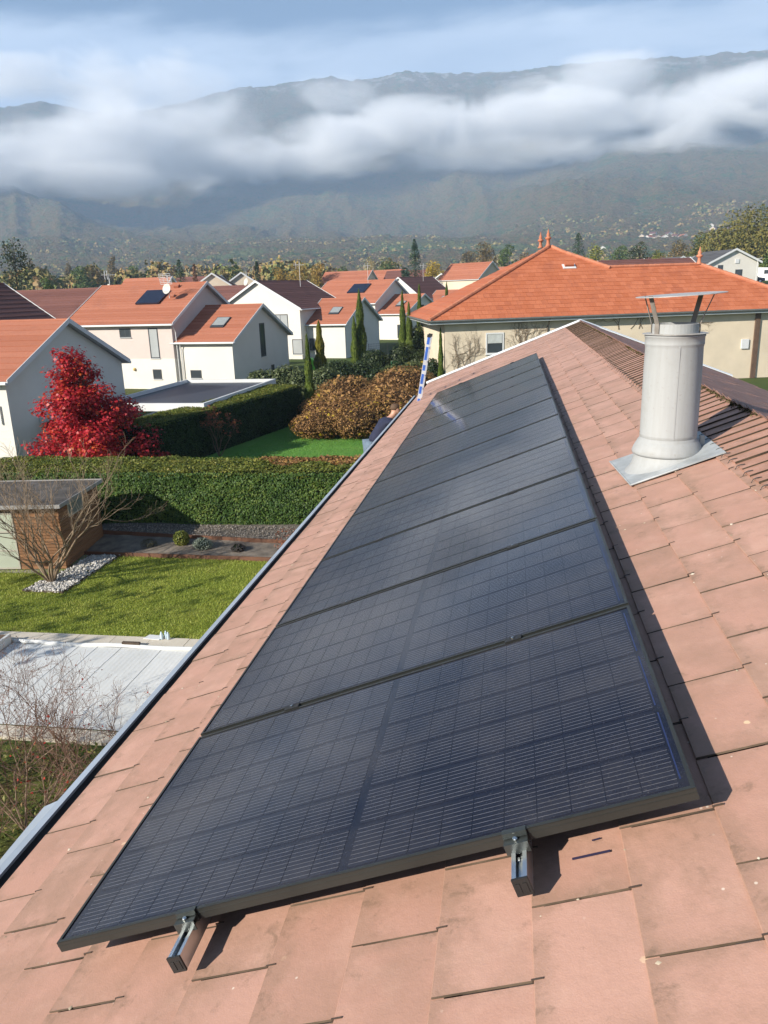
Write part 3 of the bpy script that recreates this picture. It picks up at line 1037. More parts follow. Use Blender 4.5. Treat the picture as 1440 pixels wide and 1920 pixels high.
def build_flue():
    c = RP(3.38, 2.45, TILE_H)
    m_white = simple('white_painted_flue', (.40, .41, .41), .6, .12, 5.0, bump=.08, bscale=12)
    m_white = flue_paint()
    m_plate = simple('weathered_steel', (.50, .48, .45), .45, .2, 14, metal=.3)
    m_lead = simple('zinc_flashing', (.36, .38, .385), .55, .25, 7, metal=.15)
    m_strut = simple('flue_strut', (.26, .23, .20), .6, .3, 12, metal=.3)
    f = empty('chimney_flue', c, label='tall white round metal flue with a flat rain cap, rising from the pink roof', cat='chimney')
    # flashing sheet, following the slope
    fl = MB()
    outline = [(-.27, -.33), (.30, -.33), (.30, .0), (.30, .36), (-.31, .40)]
    slv, yv = SL, Vector((0, 1, 0))
    pts = [slv * a + yv * b + NN * .020 for a, b in outline]
    fl.prism([tuple(p) for p in pts], tuple(NN * .006))
    for a, b in (((-.31, .40), (-.27, -.33)), ((-.27, -.33), (.02, -.33))):
        pa = slv * a[0] + yv * a[1] + NN * .02
        pb = slv * b[0] + yv * b[1] + NN * .02
        fl.tube([pa + NN * .004, pb + NN * .004], .006, 6)
    build(fl, 'flashing', m_lead, f)
    # skirt: bottom ring on the slope, flared, top ring horizontal
    n = 40
    sk = MB()
    rings = []
    zt = .085
    for t_, r0, ex in ((0, .262, .012), (.12, .232, .02), (.35, .214, .0), (.7, .203, .0), (1, .197, .0)):
        ring = []
        for k in range(n):
            a = 2 * math.pi * k / n
            x, y = r0 * math.cos(a), r0 * math.sin(a)
            zs = math.tan(TH) * x + .022
            z = zs * (1 - t_) + zt * t_
            ring.append((x + .0, y, z))
        rings.append(ring)
    vs = [p for r_ in rings for p in r_]
    fs = []
    for i in range(len(rings) - 1):
        for k in range(n):
            k2 = (k + 1) % n
            fs.append((i * n + k, i * n + k2, (i + 1) * n + k2, (i + 1) * n + k))
    sk.add(vs, fs)
    build(sk, 'skirt', m_white, f, True)
    dz = c.z
    col = MB().lathe([(.192, .055), (.213, .060), (.216, .075), (.207, .10), (.183, .145), (.174, .152), (.1735, .165)], 48)
    build(col, 'collar', m_white, f, True)
    sm = MB().box((-.004, -.1742, .17), (.004, -.1722, .735))
    build(sm, 'pipe_seam', m_white, f)
    lever = MB().box((.195, -.012, .08), (.222, .012, .17))
    build(lever, 'collar_clip', m_white, f)
    pipe = MB().lathe([(.1725, .12), (.1725, .18), (.1735, .183), (.1725, .186), (.1725, .60), (.170, .72), (.1725, .735), (.1745, .74), (.1755, .745), (.1745, .75), (.1745, .785), (.178, .788), (.1785, .797), (.175, .80)], 56)
    build(pipe, 'pipe', m_white, f, True)
    plate = MB().lathe([(.172, .801), (.192, .803), (.192, .806), (.14, .8075)], 40)
    build(plate, 'top_plate', m_plate, f)
    inn = MB().lathe([(.136, .80), (.136, .862), (.130, .864), (.128, .862), (.128, .70)], 40, caps=False)
    build(inn, 'inner_liner', m_white, f)
    dark = MB().lathe([(.001, .765), (.1275, .765)], 32, caps=False)
    build(dark, 'soot', simple('soot', (.01, .01, .01), .9), f)
    vd = Vector((math.cos(YAW), math.sin(YAW), 0))
    fd = Vector((-math.sin(YAW), math.cos(YAW), 0))
    ft = Vector((0, 0, 1))
    # four bent straps, leaning outwards
    for sx, sy in ((-.108, -.095), (.122, .06), (-.10, .085), (.10, -.02)):
        pass
    for a, r1 in ((-2.78, .245), (2.70, .235), (.42, .235), (-.30, .25)):
        d = vd * math.cos(a) + fd * math.sin(a)
        tn = ft.cross(d)
        p0 = d * .140 + ft * .802
        p1 = d * .141 + ft * .865
        p2 = d * (r1 - .045) + ft * 1.028
        s = MB()
        for q0, q1 in ((p0, p1), (p1, p2)):
            ax = (q1 - q0) / 2
            nrm = tn.cross(ax).normalized()
            s.obox((q0 + q1) / 2, ax * 1.02, tn * .019, nrm * .0016)
        build(s, 'strut', m_strut, f)
    cap = MB()
    ring, k = [], 44
    tilt = lambda x, y: .012 * x / .26
    for i in range(k):
        a = 2 * math.pi * i / k
        p = vd * (.262 * math.cos(a)) + fd * (.262 * math.sin(a))
        ring.append((p.x + .02 * vd.x, p.y + .02 * vd.y, 1.030 + .011 * math.cos(a)))
    cap.prism(ring, (0, 0, .0035))
    build(cap, 'rain_cap', m_plate, f)


build_flue()
# ================================================================== NEIGHBOURING HOUSES
M_WALL = simple('white_wall_render', (.66, .63, .57), .9, .04, .5, bump=.2, bscale=25)
M_WALL_CREAM = simple('cream_wall_render', (.70, .64, .53), .9, .04, .5, bump=.2, bscale=25)
M_WALL_PINK = simple('pinkish_grey_render', (.56, .48, .44), .9, .04, .5, bump=.2, bscale=25)
M_TRIM = simple('white_trim', (.62, .63, .63), .5, .04, 1.0)
M_SOFFIT = simple('grey_soffit', (.50, .52, .54), .7, .05, 1.0)
M_GREY_FR = simple('anthracite_frame', (.045, .05, .055), .5, .1, 3)
M_PIPE = simple('pale_downpipe', (.62, .62, .60), .5, .1, 3)


def glass_mat(name, col, rough=.06):
    m, t = base_mat(name)
    co = obj_coord(t)
    c = t.mix(t.noise(co, .8, 2), tuple(x * .7 for x in col), col)
    finish(t, c, rough, spec=.6)
    return m


M_GLASS = glass_mat('window_glass', (.05, .06, .07))
M_GLASS_PALE = glass_mat('window_blind', (.42, .44, .44), .3)


def clay_mat(name, a, b, dark, soot=.5):
    m, t = base_mat(name)
    co = obj_coord(t)
    r = rand01(t)
    c = t.mix(r, a, b)
    n = t.noise(co, .55, 5, .6)
    c = t.mix(t.maprange(n, .52, .74, 0, soot), c, dark)
    c = t.mix(t.maprange(t.noise(co, 6, 4, .65), .4, .75, 0, .35), c, tuple(x * .72 for x in a))
    finish(t, c, .75, t.noise(co, 14, 3, .6), .4, .01, spec=.25)
    return m


M_CLAY = clay_mat('orange_clay_tiles', (.35, .125, .07), (.42, .165, .10), (.23, .095, .06), .4)
M_CLAY_BROWN = clay_mat('brown_clay_tiles', (.145, .062, .05), (.19, .085, .068), (.08, .04, .035))
M_CLAY_GREY = clay_mat('slate_grey_tiles', (.09, .09, .095), (.12, .12, .125), (.05, .05, .055))
M_CLAY_BEIGE = clay_mat('bright_orange_tiles', (.42, .125, .055), (.50, .165, .08), (.27, .085, .05), .6)
M_PV = simple('roof_collector', (.012, .014, .03), .12, .2, 2, spec=.6)


def slope_courses(mb, e0, e1, r0, r1, n, step=.035, cols=0):
    """a tiled slope built from n stepped courses between an eave edge e0-e1 and a ridge edge r0-r1; cols > 0 cuts each course into tiles"""
    e0, e1, r0, r1 = map(Vector, (e0, e1, r0, r1))
    nrm = (e1 - e0).cross(r0 - e0).normalized()
    if nrm.z < 0:
        nrm = -nrm
    for i in range(n):
        a, b = i / n, min(1, (i + 1.25) / n)
        p0, p1 = e0.lerp(r0, a), e1.lerp(r1, a)
        q0, q1 = e0.lerp(r0, b), e1.lerp(r1, b)
        nc = max(1, cols)
        for j in range(nc):
            s0, s1 = j / nc, (j + 1) / nc
            jj = rnd.uniform(-.006, .006) if cols else 0
            up = nrm * (step + jj)
            A, B, Cc, D = p0.lerp(p1, s0) + up, p0.lerp(p1, s1 - (.03 / nc if cols else 0)) + up, q0.lerp(q1, s1 - (.03 / nc if cols else 0)) + nrm * .004, q0.lerp(q1, s0) + nrm * .004
            A2, B2 = A - up, B - up
            mb.add([A, B, Cc, D, A2, B2], [(0, 1, 2, 3), (4, 5, 1, 0)] if (B - A).cross(D - A).dot(nrm) > 0 else [(3, 2, 1, 0), (0, 1, 5, 4)])
    return mb


def window(parent, o, ax, up, w, h, frame=.055, mat=None, pane=None, bars=(), name='window', depth=.03, sill=True):
    """framed window on a wall: o lower corner, ax along the wall (unit), outward normal = ax x up"""
    o, ax, up = Vector(o), Vector(ax).normalized(), Vector(up)
    nr = ax.cross(up)
    mb = MB()

    def bar(x0, z0, x1, z1, d0=-.05, d1=depth):
        c = o + ax * (x0 + x1) / 2 + up * (z0 + z1) / 2 + nr * (d0 + d1) / 2
        mb.obox(c, ax * (x1 - x0) / 2, up * (z1 - z0) / 2, nr * (d1 - d0) / 2)
    bar(0, 0, frame, h)
    bar(w - frame, 0, w, h)
    bar(frame, 0, w - frame, frame)
    bar(frame, h - frame, w - frame, h)
    for b in bars:
        bar(b * w - .025, frame, b * w + .025, h - frame, -.05, depth - .008)
    f = build(mb, name, mat or M_GREY_FR, parent)
    p = MB()
    c = o + ax * w / 2 + up * h / 2 + nr * (depth - .022)
    p.obox(c, ax * (w / 2 - frame), up * (h / 2 - frame), nr * .003)
    build(p, 'pane', pane or M_GLASS, f)
    if sill:
        s = MB()
        c = o + ax * w / 2 - up * .03 + nr * .035
        s.obox(c, ax * (w / 2 + .05), up * .022, nr * .06)
        build(s, 'sill', M_TRIM if mat is None else mat, f)
    return f


def gable_block(parent, x0, x1, y0, y1, eave, ridge, axis, wall_m, tile_m, n=13, ov=.45, ove=.45, wall_split=None, base=0.0, cut=()):
    """walls, two tiled slopes, verge boards, gutters and ridge tiles. axis 'x' or 'y' = direction of the ridge"""
    X, Y = (lambda a, b, z: Vector((a, b, z))) , None
    if axis == 'x':
        P = lambda s, t, z: Vector((s, t, z))
        s0, s1, t0, t1 = x0, x1, y0, y1
    else:
        P = lambda s, t, z: Vector((t, s, z))
        s0, s1, t0, t1 = y0, y1, x0, x1
    tm = (t0 + t1) / 2
    slope = (ridge - eave) / (tm - t0)
    lev = [(base, eave)] if wall_split is None else [(base, wall_split), (wall_split, eave)]
    if wall_split is None:
        w = MB().prism([P(s0, t0, base), P(s0, t1, base), P(s0, t1, eave), P(s0, tm, ridge), P(s0, t0, eave)], P(s1, 0, 0) - P(s0, 0, 0))
        build(w, 'wall', wall_m, parent)
    else:
        w = MB().prism([P(s0, t0, wall_split), P(s0, t1, wall_split), P(s0, t1, eave), P(s0, tm, ridge), P(s0, t0, eave)], P(s1, 0, 0) - P(s0, 0, 0))
        build(w, 'upper_wall', wall_m[0], parent)
        w = MB()
        a, b = P(s0 - .015, t0 - .015, base), P(s1 + .015, t1 + .015, wall_split)
        w.box((min(a.x, b.x), min(a.y, b.y), a.z), (max(a.x, b.x), max(a.y, b.y), b.z))
        build(w, 'lower_wall', wall_m[1], parent)
    th = .20
    so = s0 - ov, s1 + ov
    slab, tiles = MB(), MB()
    sides = []
    for t_e, sg in ((t0, -1), (t1, 1)):
        te = t_e + sg * ove
        ze = eave - ove * slope
        e0, e1 = P(so[0], te, ze + .06), P(so[1], te, ze + .06)
        r0, r1 = P(so[0], tm, ridge + .06), P(so[1], tm, ridge + .06)
        slab.prism([e0, e1, r1, r0], (0, 0, .10))
        up = Vector((0, 0, .10))
        slope_courses(tiles, e0 + up, e1 + up, r0 + up, r1 + up, n)
        sides.append((e0, e1, r0, r1))
    build(slab, 'roof_slab', M_SOFFIT, parent)
    rf = build(tiles, 'roof', tile_m, parent)
    rt = MB().tube([P(so[0], tm, ridge + .15), P(so[1], tm, ridge + .15)], .085, 8)
    build(rt, 'ridge_tiles', tile_m, rf)
    for k, ss in enumerate((so[0], so[1])):
        vb = MB()
        d = -.04 if k == 0 else .04
        for (e0, e1, r0, r1) in sides:
            a, b = (e0, r0) if k == 0 else (e1, r1)
            vb.prism([a - Vector((0, 0, .08)), b - Vector((0, 0, .08)), b + Vector((0, 0, .19)), a + Vector((0, 0, .19))], P(d, 0, 0) - P(0, 0, 0))
        build(vb, 'verge_board', M_TRIM, parent)
    for (e0, e1, r0, r1), sg in zip(sides, (-1, 1)):
        g = MB()
        off = P(0, sg * .07, 0) - P(0, 0, 0)
        g.tube([e0 + off, e1 + off], .075, 8)
        build(g, 'gutter', M_TRIM, parent)
    return rf, (P, tm, slope)


def downpipe(parent, x, y, z0, z1, dx=0, dy=0):
    mb = MB().tube([(x + dx, y + dy, z1), (x, y, z1 - .45), (x, y, z0)], .045, 6)
    build(mb, 'downpipe', M_PIPE, parent)


def on_slope(parent, name, mat, P, eave, tm, t0, ridge, s, f, w, l, hgt=.10, frame=None, blind=None):
    """a flat box lying on the t0-side slope: f = share of the way up, s = centre along the ridge"""
    slope = (ridge - eave) / (tm - t0)
    n = P(0, -slope, 1).normalized()
    up = P(0, 1, slope).normalized()
    al = P(1, 0, 0)
    c = P(s, t0 + (tm - t0) * f, eave + (ridge - eave) * f + .20) + n * hgt / 2
    mb = MB().obox(c, al * w / 2, up * l / 2, n * hgt / 2)
    o = build(mb, name, mat, parent)
    if blind is not None:
        mb = MB().obox(c + n * (hgt / 2 + .008) + up * l * .06, al * (w / 2 - .07), up * (l * .38), n * .008)
        build(mb, 'blind', blind, o)
        mb = MB().obox(c + n * (hgt / 2 + .006) - up * l * .405, al * (w / 2 - .09), up * (l * .06), n * .006)
        build(mb, 'pane', M_GLASS, o)
    return o


M_BLIND = simple('grey_roof_blind', (.26, .28, .28), .6, .1, 4)
FRONT = lambda x, y, z: (Vector((x, y, z)), Vector((1, 0, 0)), Vector((0, 0, 1)))
SIDE = lambda x, y, z: (Vector((x, y, z)), Vector((0, 1, 0)), Vector((0, 0, 1)))


def wing(h, L, W, eave=4.1, ridge=6.85, sky=True, tile=None, tall=True):
    rf, (P, tm, sl) = gable_block(h, -L, 0, 0, W, eave, ridge, 'x', M_WALL, tile or M_CLAY, 11, .40, .35)
    if sky:
        on_slope(h, 'skylight', M_GREY_FR, P, eave, tm, 0, ridge, -L * .44, .46, 1.35, 1.7, .09, blind=M_BLIND)
    return P, tm, sl


def house_at(name, x, y, ang, label, cat='house'):
    return empty(name, (x, y, 0), (0, 0, R(ang - 90)), label=label, cat=cat, group='white terraced houses beyond the hedges')


def row_of_houses():
    # --- A: nearest, at the left edge of the picture
    a = house_at('house', -23.8, 34.2, 85.1, 'white gabled house with orange roof behind the red maple, nearest of the row')
    wing(a, 9.0, 10.6, 4.15, 6.75, False)
    P = lambda s, t, z: Vector((s, t, z))
    on_slope(a, 'skylight', M_GREY_FR, P, 4.15, 5.3, 0, 6.75, -3.4, .50, 1.3, 1.6, .09, blind=M_GLASS)
    window(a, *SIDE(0, 2.55, 1.15), .72, .88, .07)
    aw = MB().prism([(0.02, 2.1, 2.05), (1.25, 2.1, 1.72), (1.25, 2.1, 1.76), (0.02, 2.1, 2.09)], (0, 3.1, 0))
    for q in (2.1, 5.16):
        aw.prism([(0.02, q, 1.62), (.9, q, 1.81), (0.02, q, 2.05)], (0, .04, 0))
    build(aw, 'door_canopy', simple('pale_canopy', (.55, .58, .58), .3, .05, 2), a)
    # board lines on the lower front wall
    bl = MB()
    for i in range(5):
        bl.box((-6, -.012, .35 + i * .42), (-.25, 0.0, .37 + i * .42))
    bl.box((-.6, -.10, 1.95), (-.5, -.06, 2.9))
    build(bl, 'wall_batten', M_PIPE, a)
    # --- A main, brown roof at the far left
    am = house_at('house', -29.5, 36.0, 85.1, 'house with dark brown tiled roof and white verge at the left edge')
    gable_block(am, -9.6, 0, 0, 12.5, 5.8, 9.0, 'y', M_WALL_CREAM, M_CLAY_BROWN, 13, .35, .45)
    # --- B: orange main with pinkish upper storey, and its wing
    b = house_at('house', -22.2, 63.2, 79.3, 'house with orange roof, pinkish upper storey and two small windows behind the carport')
    rf, (P, tm, sl) = gable_block(b, -16.6, -5.6, -.45, 11.0, 5.75, 8.95, 'x', (M_WALL_PINK, M_WALL), M_CLAY, 16, .40, .40, 2.68)
    Y = -.45
    window(b, *FRONT(-11.1, Y, 4.55), 1.2, .78, .09, bars=(.5,))
    window(b, *FRONT(-8.05, Y, 2.72), .98, 2.62, .09, pane=M_GLASS_PALE)
    window(b, *FRONT(-8.0, Y - .015, .9), .9, .85, .09)
    window(b, *FRONT(-13.0, Y - .015, .5), 1.6, 1.3, .09)
    lamp = MB().lathe([(.02, -.14), (.12, -.10), (.14, 0), (.12, .1), (.02, .14)], 12, (-9.9, Y - .06, 1.75))
    build(lamp, 'wall_lamp', simple('wall_lamp_shade', (.62, .42, .14), .4), b, True)
    wing(b, 5.5, 10.6)
    window(b, *FRONT(-4.4, 0, .95), 1.1, .7, .07)
    window(b, *SIDE(0, 5.0, 2.35), .95, 3.0, .12)
    window(b, *SIDE(0, 6.8, .6), .6, .85, .10)
    window(b, *SIDE(0, 2.6, .45), .55, .75, .10)
    downpipe(b, -5.35, -.28, 0, 5.4, 0, -.3)
    downpipe(b, -5.05, -.12, 0, 3.9, 0, -.2)
    on_slope(b, 'roof_collector', M_PV, P, 5.75, tm, -.45, 8.95, -9.6, .60, 2.5, 2.3, .16)
    on_slope(b, 'roof_vent', M_CLAY, P, 5.75, tm, -.45, 8.95, -7.6, .62, .5, .35, .16)
    on_slope(b, 'roof_vent', M_CLAY, P, 5.75, tm, -.45, 8.95, -8.0, .88, .5, .35, .2)
    # --- brown roof behind B to the left
    bm_ = house_at('house', -33.8, 70.0, 80, 'brown roofed house showing only its long roof behind the orange one')
    gable_block(bm_, -19, -2.4, 0, 11, 5.6, 8.85, 'x', simple('ochre_wall', (.42, .25, .10), .9, .06, 1), M_CLAY_BROWN, 15, .35, .45)
    # --- C: brown main with its lit gable towards us, and its wing
    c = house_at('house', -18.5, 92.7, 76.4, 'white gabled house with brown roof and an orange wing, behind the golden cypress')
    rfc, (Pc, tmc, slc) = gable_block(c, -16.6, -5.2, -1.5, 11.0, 6.05, 9.25, 'y', M_WALL, M_CLAY_BROWN, 15, .40, .40)
    window(c, *FRONT(-9.0, -1.5, 3.75), 2.1, 1.65, .10, bars=(.5,), pane=M_GLASS_PALE)
    window(c, *FRONT(-6.5, -1.5, .6), 1.4, 1.8, .08, pane=M_GLASS_PALE)
    wing(c, 5.2, 10.6)
    window(c, *FRONT(-4.9, 0, .9), .8, 1.5, .09)
    downpipe(c, -5.0, -.12, 0, 3.9, 0, -.2)
    # --- D: orange main and wing
    d = house_at('house', -15.3, 124.7, 63.5, 'orange roofed house with a dark roof collector, behind the pair of tall cypresses')
    rfd, (Pd, tmd, sld) = gable_block(d, -19.5, -5.6, -.4, 10.6, 5.9, 9.3, 'x', M_WALL, M_CLAY, 15, .40, .40)
    on_slope(d, 'roof_collector', M_PV, Pd, 5.9, tmd, -.4, 9.3, -11.2, .60, 3.6, 2.6, .16)
    wing(d, 5.5, 10.6)
    window(d, *FRONT(-1.6, 0, .3), 1.0, 2.1, .12)
    window(d, *SIDE(0, 4.6, 2.3), .9, 3.0, .12)
    downpipe(d, -5.3, -.12, 0, 3.9, 0, -.2)
    # --- E: brown main, orange wing
    e = house_at('house', -10.5, 152, 66, 'white gabled house with brown roof and skylit orange wing, left of the beige house')
    gable_block(e, -15.5, -5.2, -1, 12, 6.0, 9.9, 'y', M_WALL, M_CLAY_BROWN, 14, .40, .40)
    wing(e, 5.2, 10.6, 4.3, 7.2)
    window(e, *SIDE(0, 4.6, 2.3), .9, 3.0, .12)
    # --- F: grey slate roof
    f = house_at('house', -12.5, 186, 72, 'cream gabled house with dark grey slate roof, behind the far cypress')
    gable_block(f, -9, 4.5, 0, 15, 6.6, 10.8, 'y', M_WALL_CREAM, M_CLAY_GREY, 14, .45, .5)
    fl = MB().tube([(1.5, 5, 8.6), (1.5, 5, 11.8)], .12, 8)
    build(fl, 'flue', M_TRIM, f)


row_of_houses()


def beige_house():
    ang = 14.0
    E0 = Vector((-4.88, 59.6, 0))
    h = empty('house', E0, (0, 0, R(ang)), label='large beige rendered house with a hipped bright orange tiled roof and clay finials', cat='house')
    LEN, DEP = 32.0, 15.6
    wx0, wx1, wy0, wy1 = 1.30, LEN - 1.2, .62, DEP - .6
    build(MB().box((wx0, wy0, 0), (wx1, wy1, 5.42)), 'wall', M_RENDER_BEIGE, h)
    EZ, PITCH_ = 5.5, 5.5 / 7.8
    AP = Vector((9.38 + 2.2, 7.8, 11.0))
    AP = Vector((11.6, 7.8, 11.0))
    r2 = 5.1
    z2 = EZ + r2 * PITCH_
    # main roof solids: pavilion (hip) and lower wing
    deck = MB()
    low = -.10
    XL = 0.0
    pr = 23.2                                      # right end of pavilion base
    deck.add([(XL, 0, EZ + low), (pr, 0, EZ + low), (pr, DEP, EZ + low), (XL, DEP, EZ + low), (AP.x, 7.8, 11 + low), (AP.x, 8.4, 11 + low)],
             [(0, 1, 4), (1, 2, 5, 4), (2, 3, 5), (3, 0, 4, 5), (3, 2, 1, 0)])
    LR0, LR1 = 12.0, 23.75
    deck.add([(8, .02, EZ + low), (LEN, .02, EZ + low), (LEN, 2 * r2, EZ + low), (8, 2 * r2, EZ + low), (13.0, r2, z2 + low), (LR1, r2, z2 + low)],
             [(0, 1, 5, 4), (1, 2, 5), (2, 3, 4, 5), (3, 0, 4), (3, 2, 1, 0)])
    roof = build(deck, 'roof', M_UNDER, h)
    # tiles on the front slope; courses from the eave up
    n = Vector((0, -PITCH_, 1)).normalized()
    up = Vector((0, 1, PITCH_)).normalized()
    slope_len = 7.8 / up.y
    nc = 18
    cl = slope_len / nc
    tw = .50
    x_hip_l = lambda y: AP.x * y / 7.8
    pav_r = lambda y: AP.x + (pr - AP.x) * (7.8 - y) / 7.8
    lr = lambda y: LEN - (LEN - LR1) * y / r2 if y <= r2 else -1
    items = []
    for k in range(nc):
        y0 = k * cl * up.y
        y1 = min(7.8, (k + 1.15) * cl * up.y)
        xl = x_hip_l(y0 + .1)
        xr = max(pav_r(y0 + .1), lr(y0 + .1))
        xs = np.arange(-.25 * (k % 2), LEN + 1, tw)
        for x in xs:
            a, b = max(x, xl), min(x + tw, xr)
            if b - a < .06:
                continue
            items.append((k, y0, y1, a, b))
    tile_parts, rest = [], MB()

    def tile_verts(y0, y1, a, b, jh):
        z0, z1 = EZ + y0 * PITCH_, EZ + y1 * PITCH_
        A, B = Vector((a, y0, z0)), Vector((b - .012, y0, z0))
        Cc, D = Vector((b - .012, y1, z1)), Vector((a, y1, z1))
        o0, o1 = n * (.038 + jh), n * .012
        return [A + o0, B + o0, Cc + o1, D + o1, A - n * .02, B - n * .02, Cc - n * .02, D - n * .02]
    fs = [(0, 1, 2, 3), (4, 5, 1, 0), (5, 6, 2, 1), (7, 4, 0, 3)]
    # the 300 tiles nearest to the middle of the visible slope become objects
    items.sort(key=lambda q: 0 if (q[4] - q[3]) > tw - .01 and 4.5 < q[3] < 22 else 1)
    base = MB()
    shared = None
    count = 0
    for k, y0, y1, a, b in items:
        jh = rnd.uniform(-.006, .008)
        if count < 298 and (b - a) > tw - .01 and y1 < 7.7:
            if shared is None:
                shared = [MB().add(tile_verts(0, 1.15 * cl * up.y, 0, tw, j), fs) for j in (-.004, .002, .008)]
                shared = [MB().add([v - Vector((0, 0, EZ)) for v in s.v and [Vector(p) for p in s.v]], s.f).mesh('roof_tile', M_CLAY_BEIGE) for s in shared]
            o = link('roof_tile', shared[rnd.randrange(3)], roof)
            o.location = (a, y0, EZ + y0 * PITCH_)
            count += 1
        else:
            rest.add(tile_verts(y0, y1, a, b, jh), fs)
    # left hip slope, right hip and back slopes: stepped courses
    slope_courses(rest, (XL, DEP, EZ), (XL, 0, EZ), (AP.x, 8.4, 11), (AP.x, 7.8, 11), nc, .035)
    slope_courses(rest, (pr, 0, EZ), (pr, DEP, EZ), (AP.x, 7.8, 11), (AP.x, 8.4, 11), nc, .035)
    slope_courses(rest, (LEN, 0, EZ), (LEN, 2 * r2, EZ), (LR1, r2, z2), (LR1, r2 + .01, z2), 12, .035)
    slope_courses(rest, (LEN, 2 * r2, EZ), (12, 2 * r2, EZ), (LR1, r2, z2), (13, r2, z2), 12, .035)
    build(rest, 'roof_tiles', M_CLAY_BEIGE, roof, kind='stuff')
    # hip and ridge cappings: overlapping half-round tiles

    def capping(p, q, rr=.16, name='ridge_tile'):
        p, q = Vector(p), Vector(q)
        m = max(2, int((q - p).length / .42))
        for i in range(m):
            a, b = p.lerp(q, i / m), p.lerp(q, (i + 1.08) / m)
            mb = MB().tube([a + Vector((0, 0, .02)), b + Vector((0, 0, .02))], [rr * 1.1, rr * .92], 8)
            build(mb, name, M_CAP, roof)
    M_CAP = clay_mat('salmon_ridge_tiles', (.47, .17, .09), (.54, .22, .13), (.30, .12, .08))
    capping((XL, 0, EZ + .05), AP + Vector((0, 0, .03)))
    capping((AP.x + .95, 7.8 * .918 + .0, 10.55), (15.95, 5.0, 9.1))
    capping(AP + Vector((.2, 0, 0)), (AP.x + 1.0, 7.1, 10.52))
    capping((15.95, r2, z2 + .05), (LR1, r2, z2 + .05), .13)
    capping((LR1, r2, z2 + .05), (LEN, 0, EZ + .05))
    # finials
    for i, (x, y, z, s, lab) in enumerate(((AP.x - .1, 7.8, 11.05, 1.0, ''), (AP.x - .25, 9.6, 11.0, .95, ''), (LR1, r2, z2 + .05, 1.0, ''))):
        pr_ = [(.26, 0), (.20, .12), (.15, .2), (.13, .5), (.17, .56), (.26, .62), (.27, .70), (.20, .76), (.11, .82), (.17, .92), (.14, 1.0), (.07, 1.15), (.02, 1.42)]
        mb = MB().lathe([(r_ * s, z_ * s) for r_, z_ in pr_], 14, (x, y, z))
        build(mb, 'finial', M_CAP, roof, True)
    # tile vent
    c = Vector((10.6 + 2.0, 5.35, EZ + 5.35 * PITCH_)) + n * .05
    vb = MB().obox(c, (.55, 0, 0), up * .30, n * .03)
    pv = build(vb, 'vent_flashing', M_TRIM, roof)
    build(MB().obox(c + n * .13 + up * .05, (.38, 0, 0), up * .14, n * .09), 'vent_hood', M_CLAY_BEIGE, pv)
    # gutter and soffit
    g = MB()
    g.tube([(-.05, -.10, EZ - .06), (LEN + .05, -.10, EZ - .06)], .085, 8)
    g.tube([(-.10, -.08, EZ - .06), (-.10, DEP, EZ - .06)], .085, 8)
    build(g, 'gutter', simple('old_gutter', (.12, .13, .12), .55, .2, 3, metal=.2), h)
    st = MB().box((.05, .0, EZ - .30), (LEN, .62, EZ - .13))
    st.box((.05, .62, EZ - .30), (1.3, DEP, EZ - .13))
    build(st, 'soffit', simple('grey_soffit_board', (.34, .36, .34), .7, .1, 1), h)
    build(MB().box((-.02, -.02, EZ - .29), (LEN, .0, EZ - .14)), 'fascia', simple('pale_fascia', (.42, .45, .45), .6, .1, 2), h)
    dp_ = MB().tube([(9.5, -.05, EZ - .1), (9.5, .28, EZ - .55), (9.5, .56, EZ - .75), (9.5, .56, 0)], .055, 8)
    build(dp_, 'downpipe', simple('brown_pipe', (.10, .08, .06), .5, .2, 3), h)
    dp2 = MB().box((26.6, .48, 0), (27.0, .62, 5.2))
    build(dp2, 'corner_board', simple('brown_board', (.12, .075, .05), .7, .2, 3), h)
    bx = MB().box((25.6, .50, 2.4), (26.2, .62, 3.15))
    build(bx, 'meter_box', M_TRIM, h)
    window(h, *FRONT(4.55, .62, 2.75), 1.45, 1.66, .11, M_TRIM, bars=(), depth=.05)
    bl = MB().box((4.7, .555, 3.6), (5.85, .567, 4.28))
    build(bl, 'roller_blind', simple('pale_blind', (.45, .47, .45), .7), h)


beige_house()


# ------------------------------------------------------------------ bare creeper on the beige wall
def wall_creeper(x0, z0, w, htop, seed, label, stems=5):
    r_ = random.Random(seed)
    ang = R(14)
    ux, uy = Vector((math.cos(ang), math.sin(ang), 0)), Vector((-math.sin(ang), math.cos(ang), 0))
    E0 = Vector((-4.88, 59.6, 0))
    base = E0 + ux * x0 + uy * .60
    mb = MB()

    def grow(x, z, a, l, rad, d):
        pts = [Vector((x, 0, z))]
        for i in range(5):
            a += r_.uniform(-.45, .45) + (.12 if a < math.pi / 2 else -.12)
            x += math.cos(a) * l / 5
            z += math.sin(a) * l / 5
            z = min(z, htop)
            pts.append(Vector((x, -r_.uniform(0, .03), z)))
            if d > 0 and r_.random() < .55:
                grow(x, z, a + r_.choice((-1, 1)) * r_.uniform(.4, 1.1), l * r_.uniform(.5, .75), rad * .62, d - 1)
        mb.tube([p.x * ux + uy * p.y + Vector((0, 0, p.z)) for p in pts], [rad * (1 - .12 * i) for i in range(len(pts))], 3, False)
    for s in range(stems):
        grow(r_.uniform(-w / 2, w / 2), z0, r_.uniform(1.1, 2.0), r_.uniform(1.6, 2.6), .028, 4)
    o = build(mb, 'bare_creeper', simple('creeper_stems', (.17, .125, .08), .9, .2, 4), label=label, cat='climbing plant', group='bare creepers on the beige wall')
    o.location = base


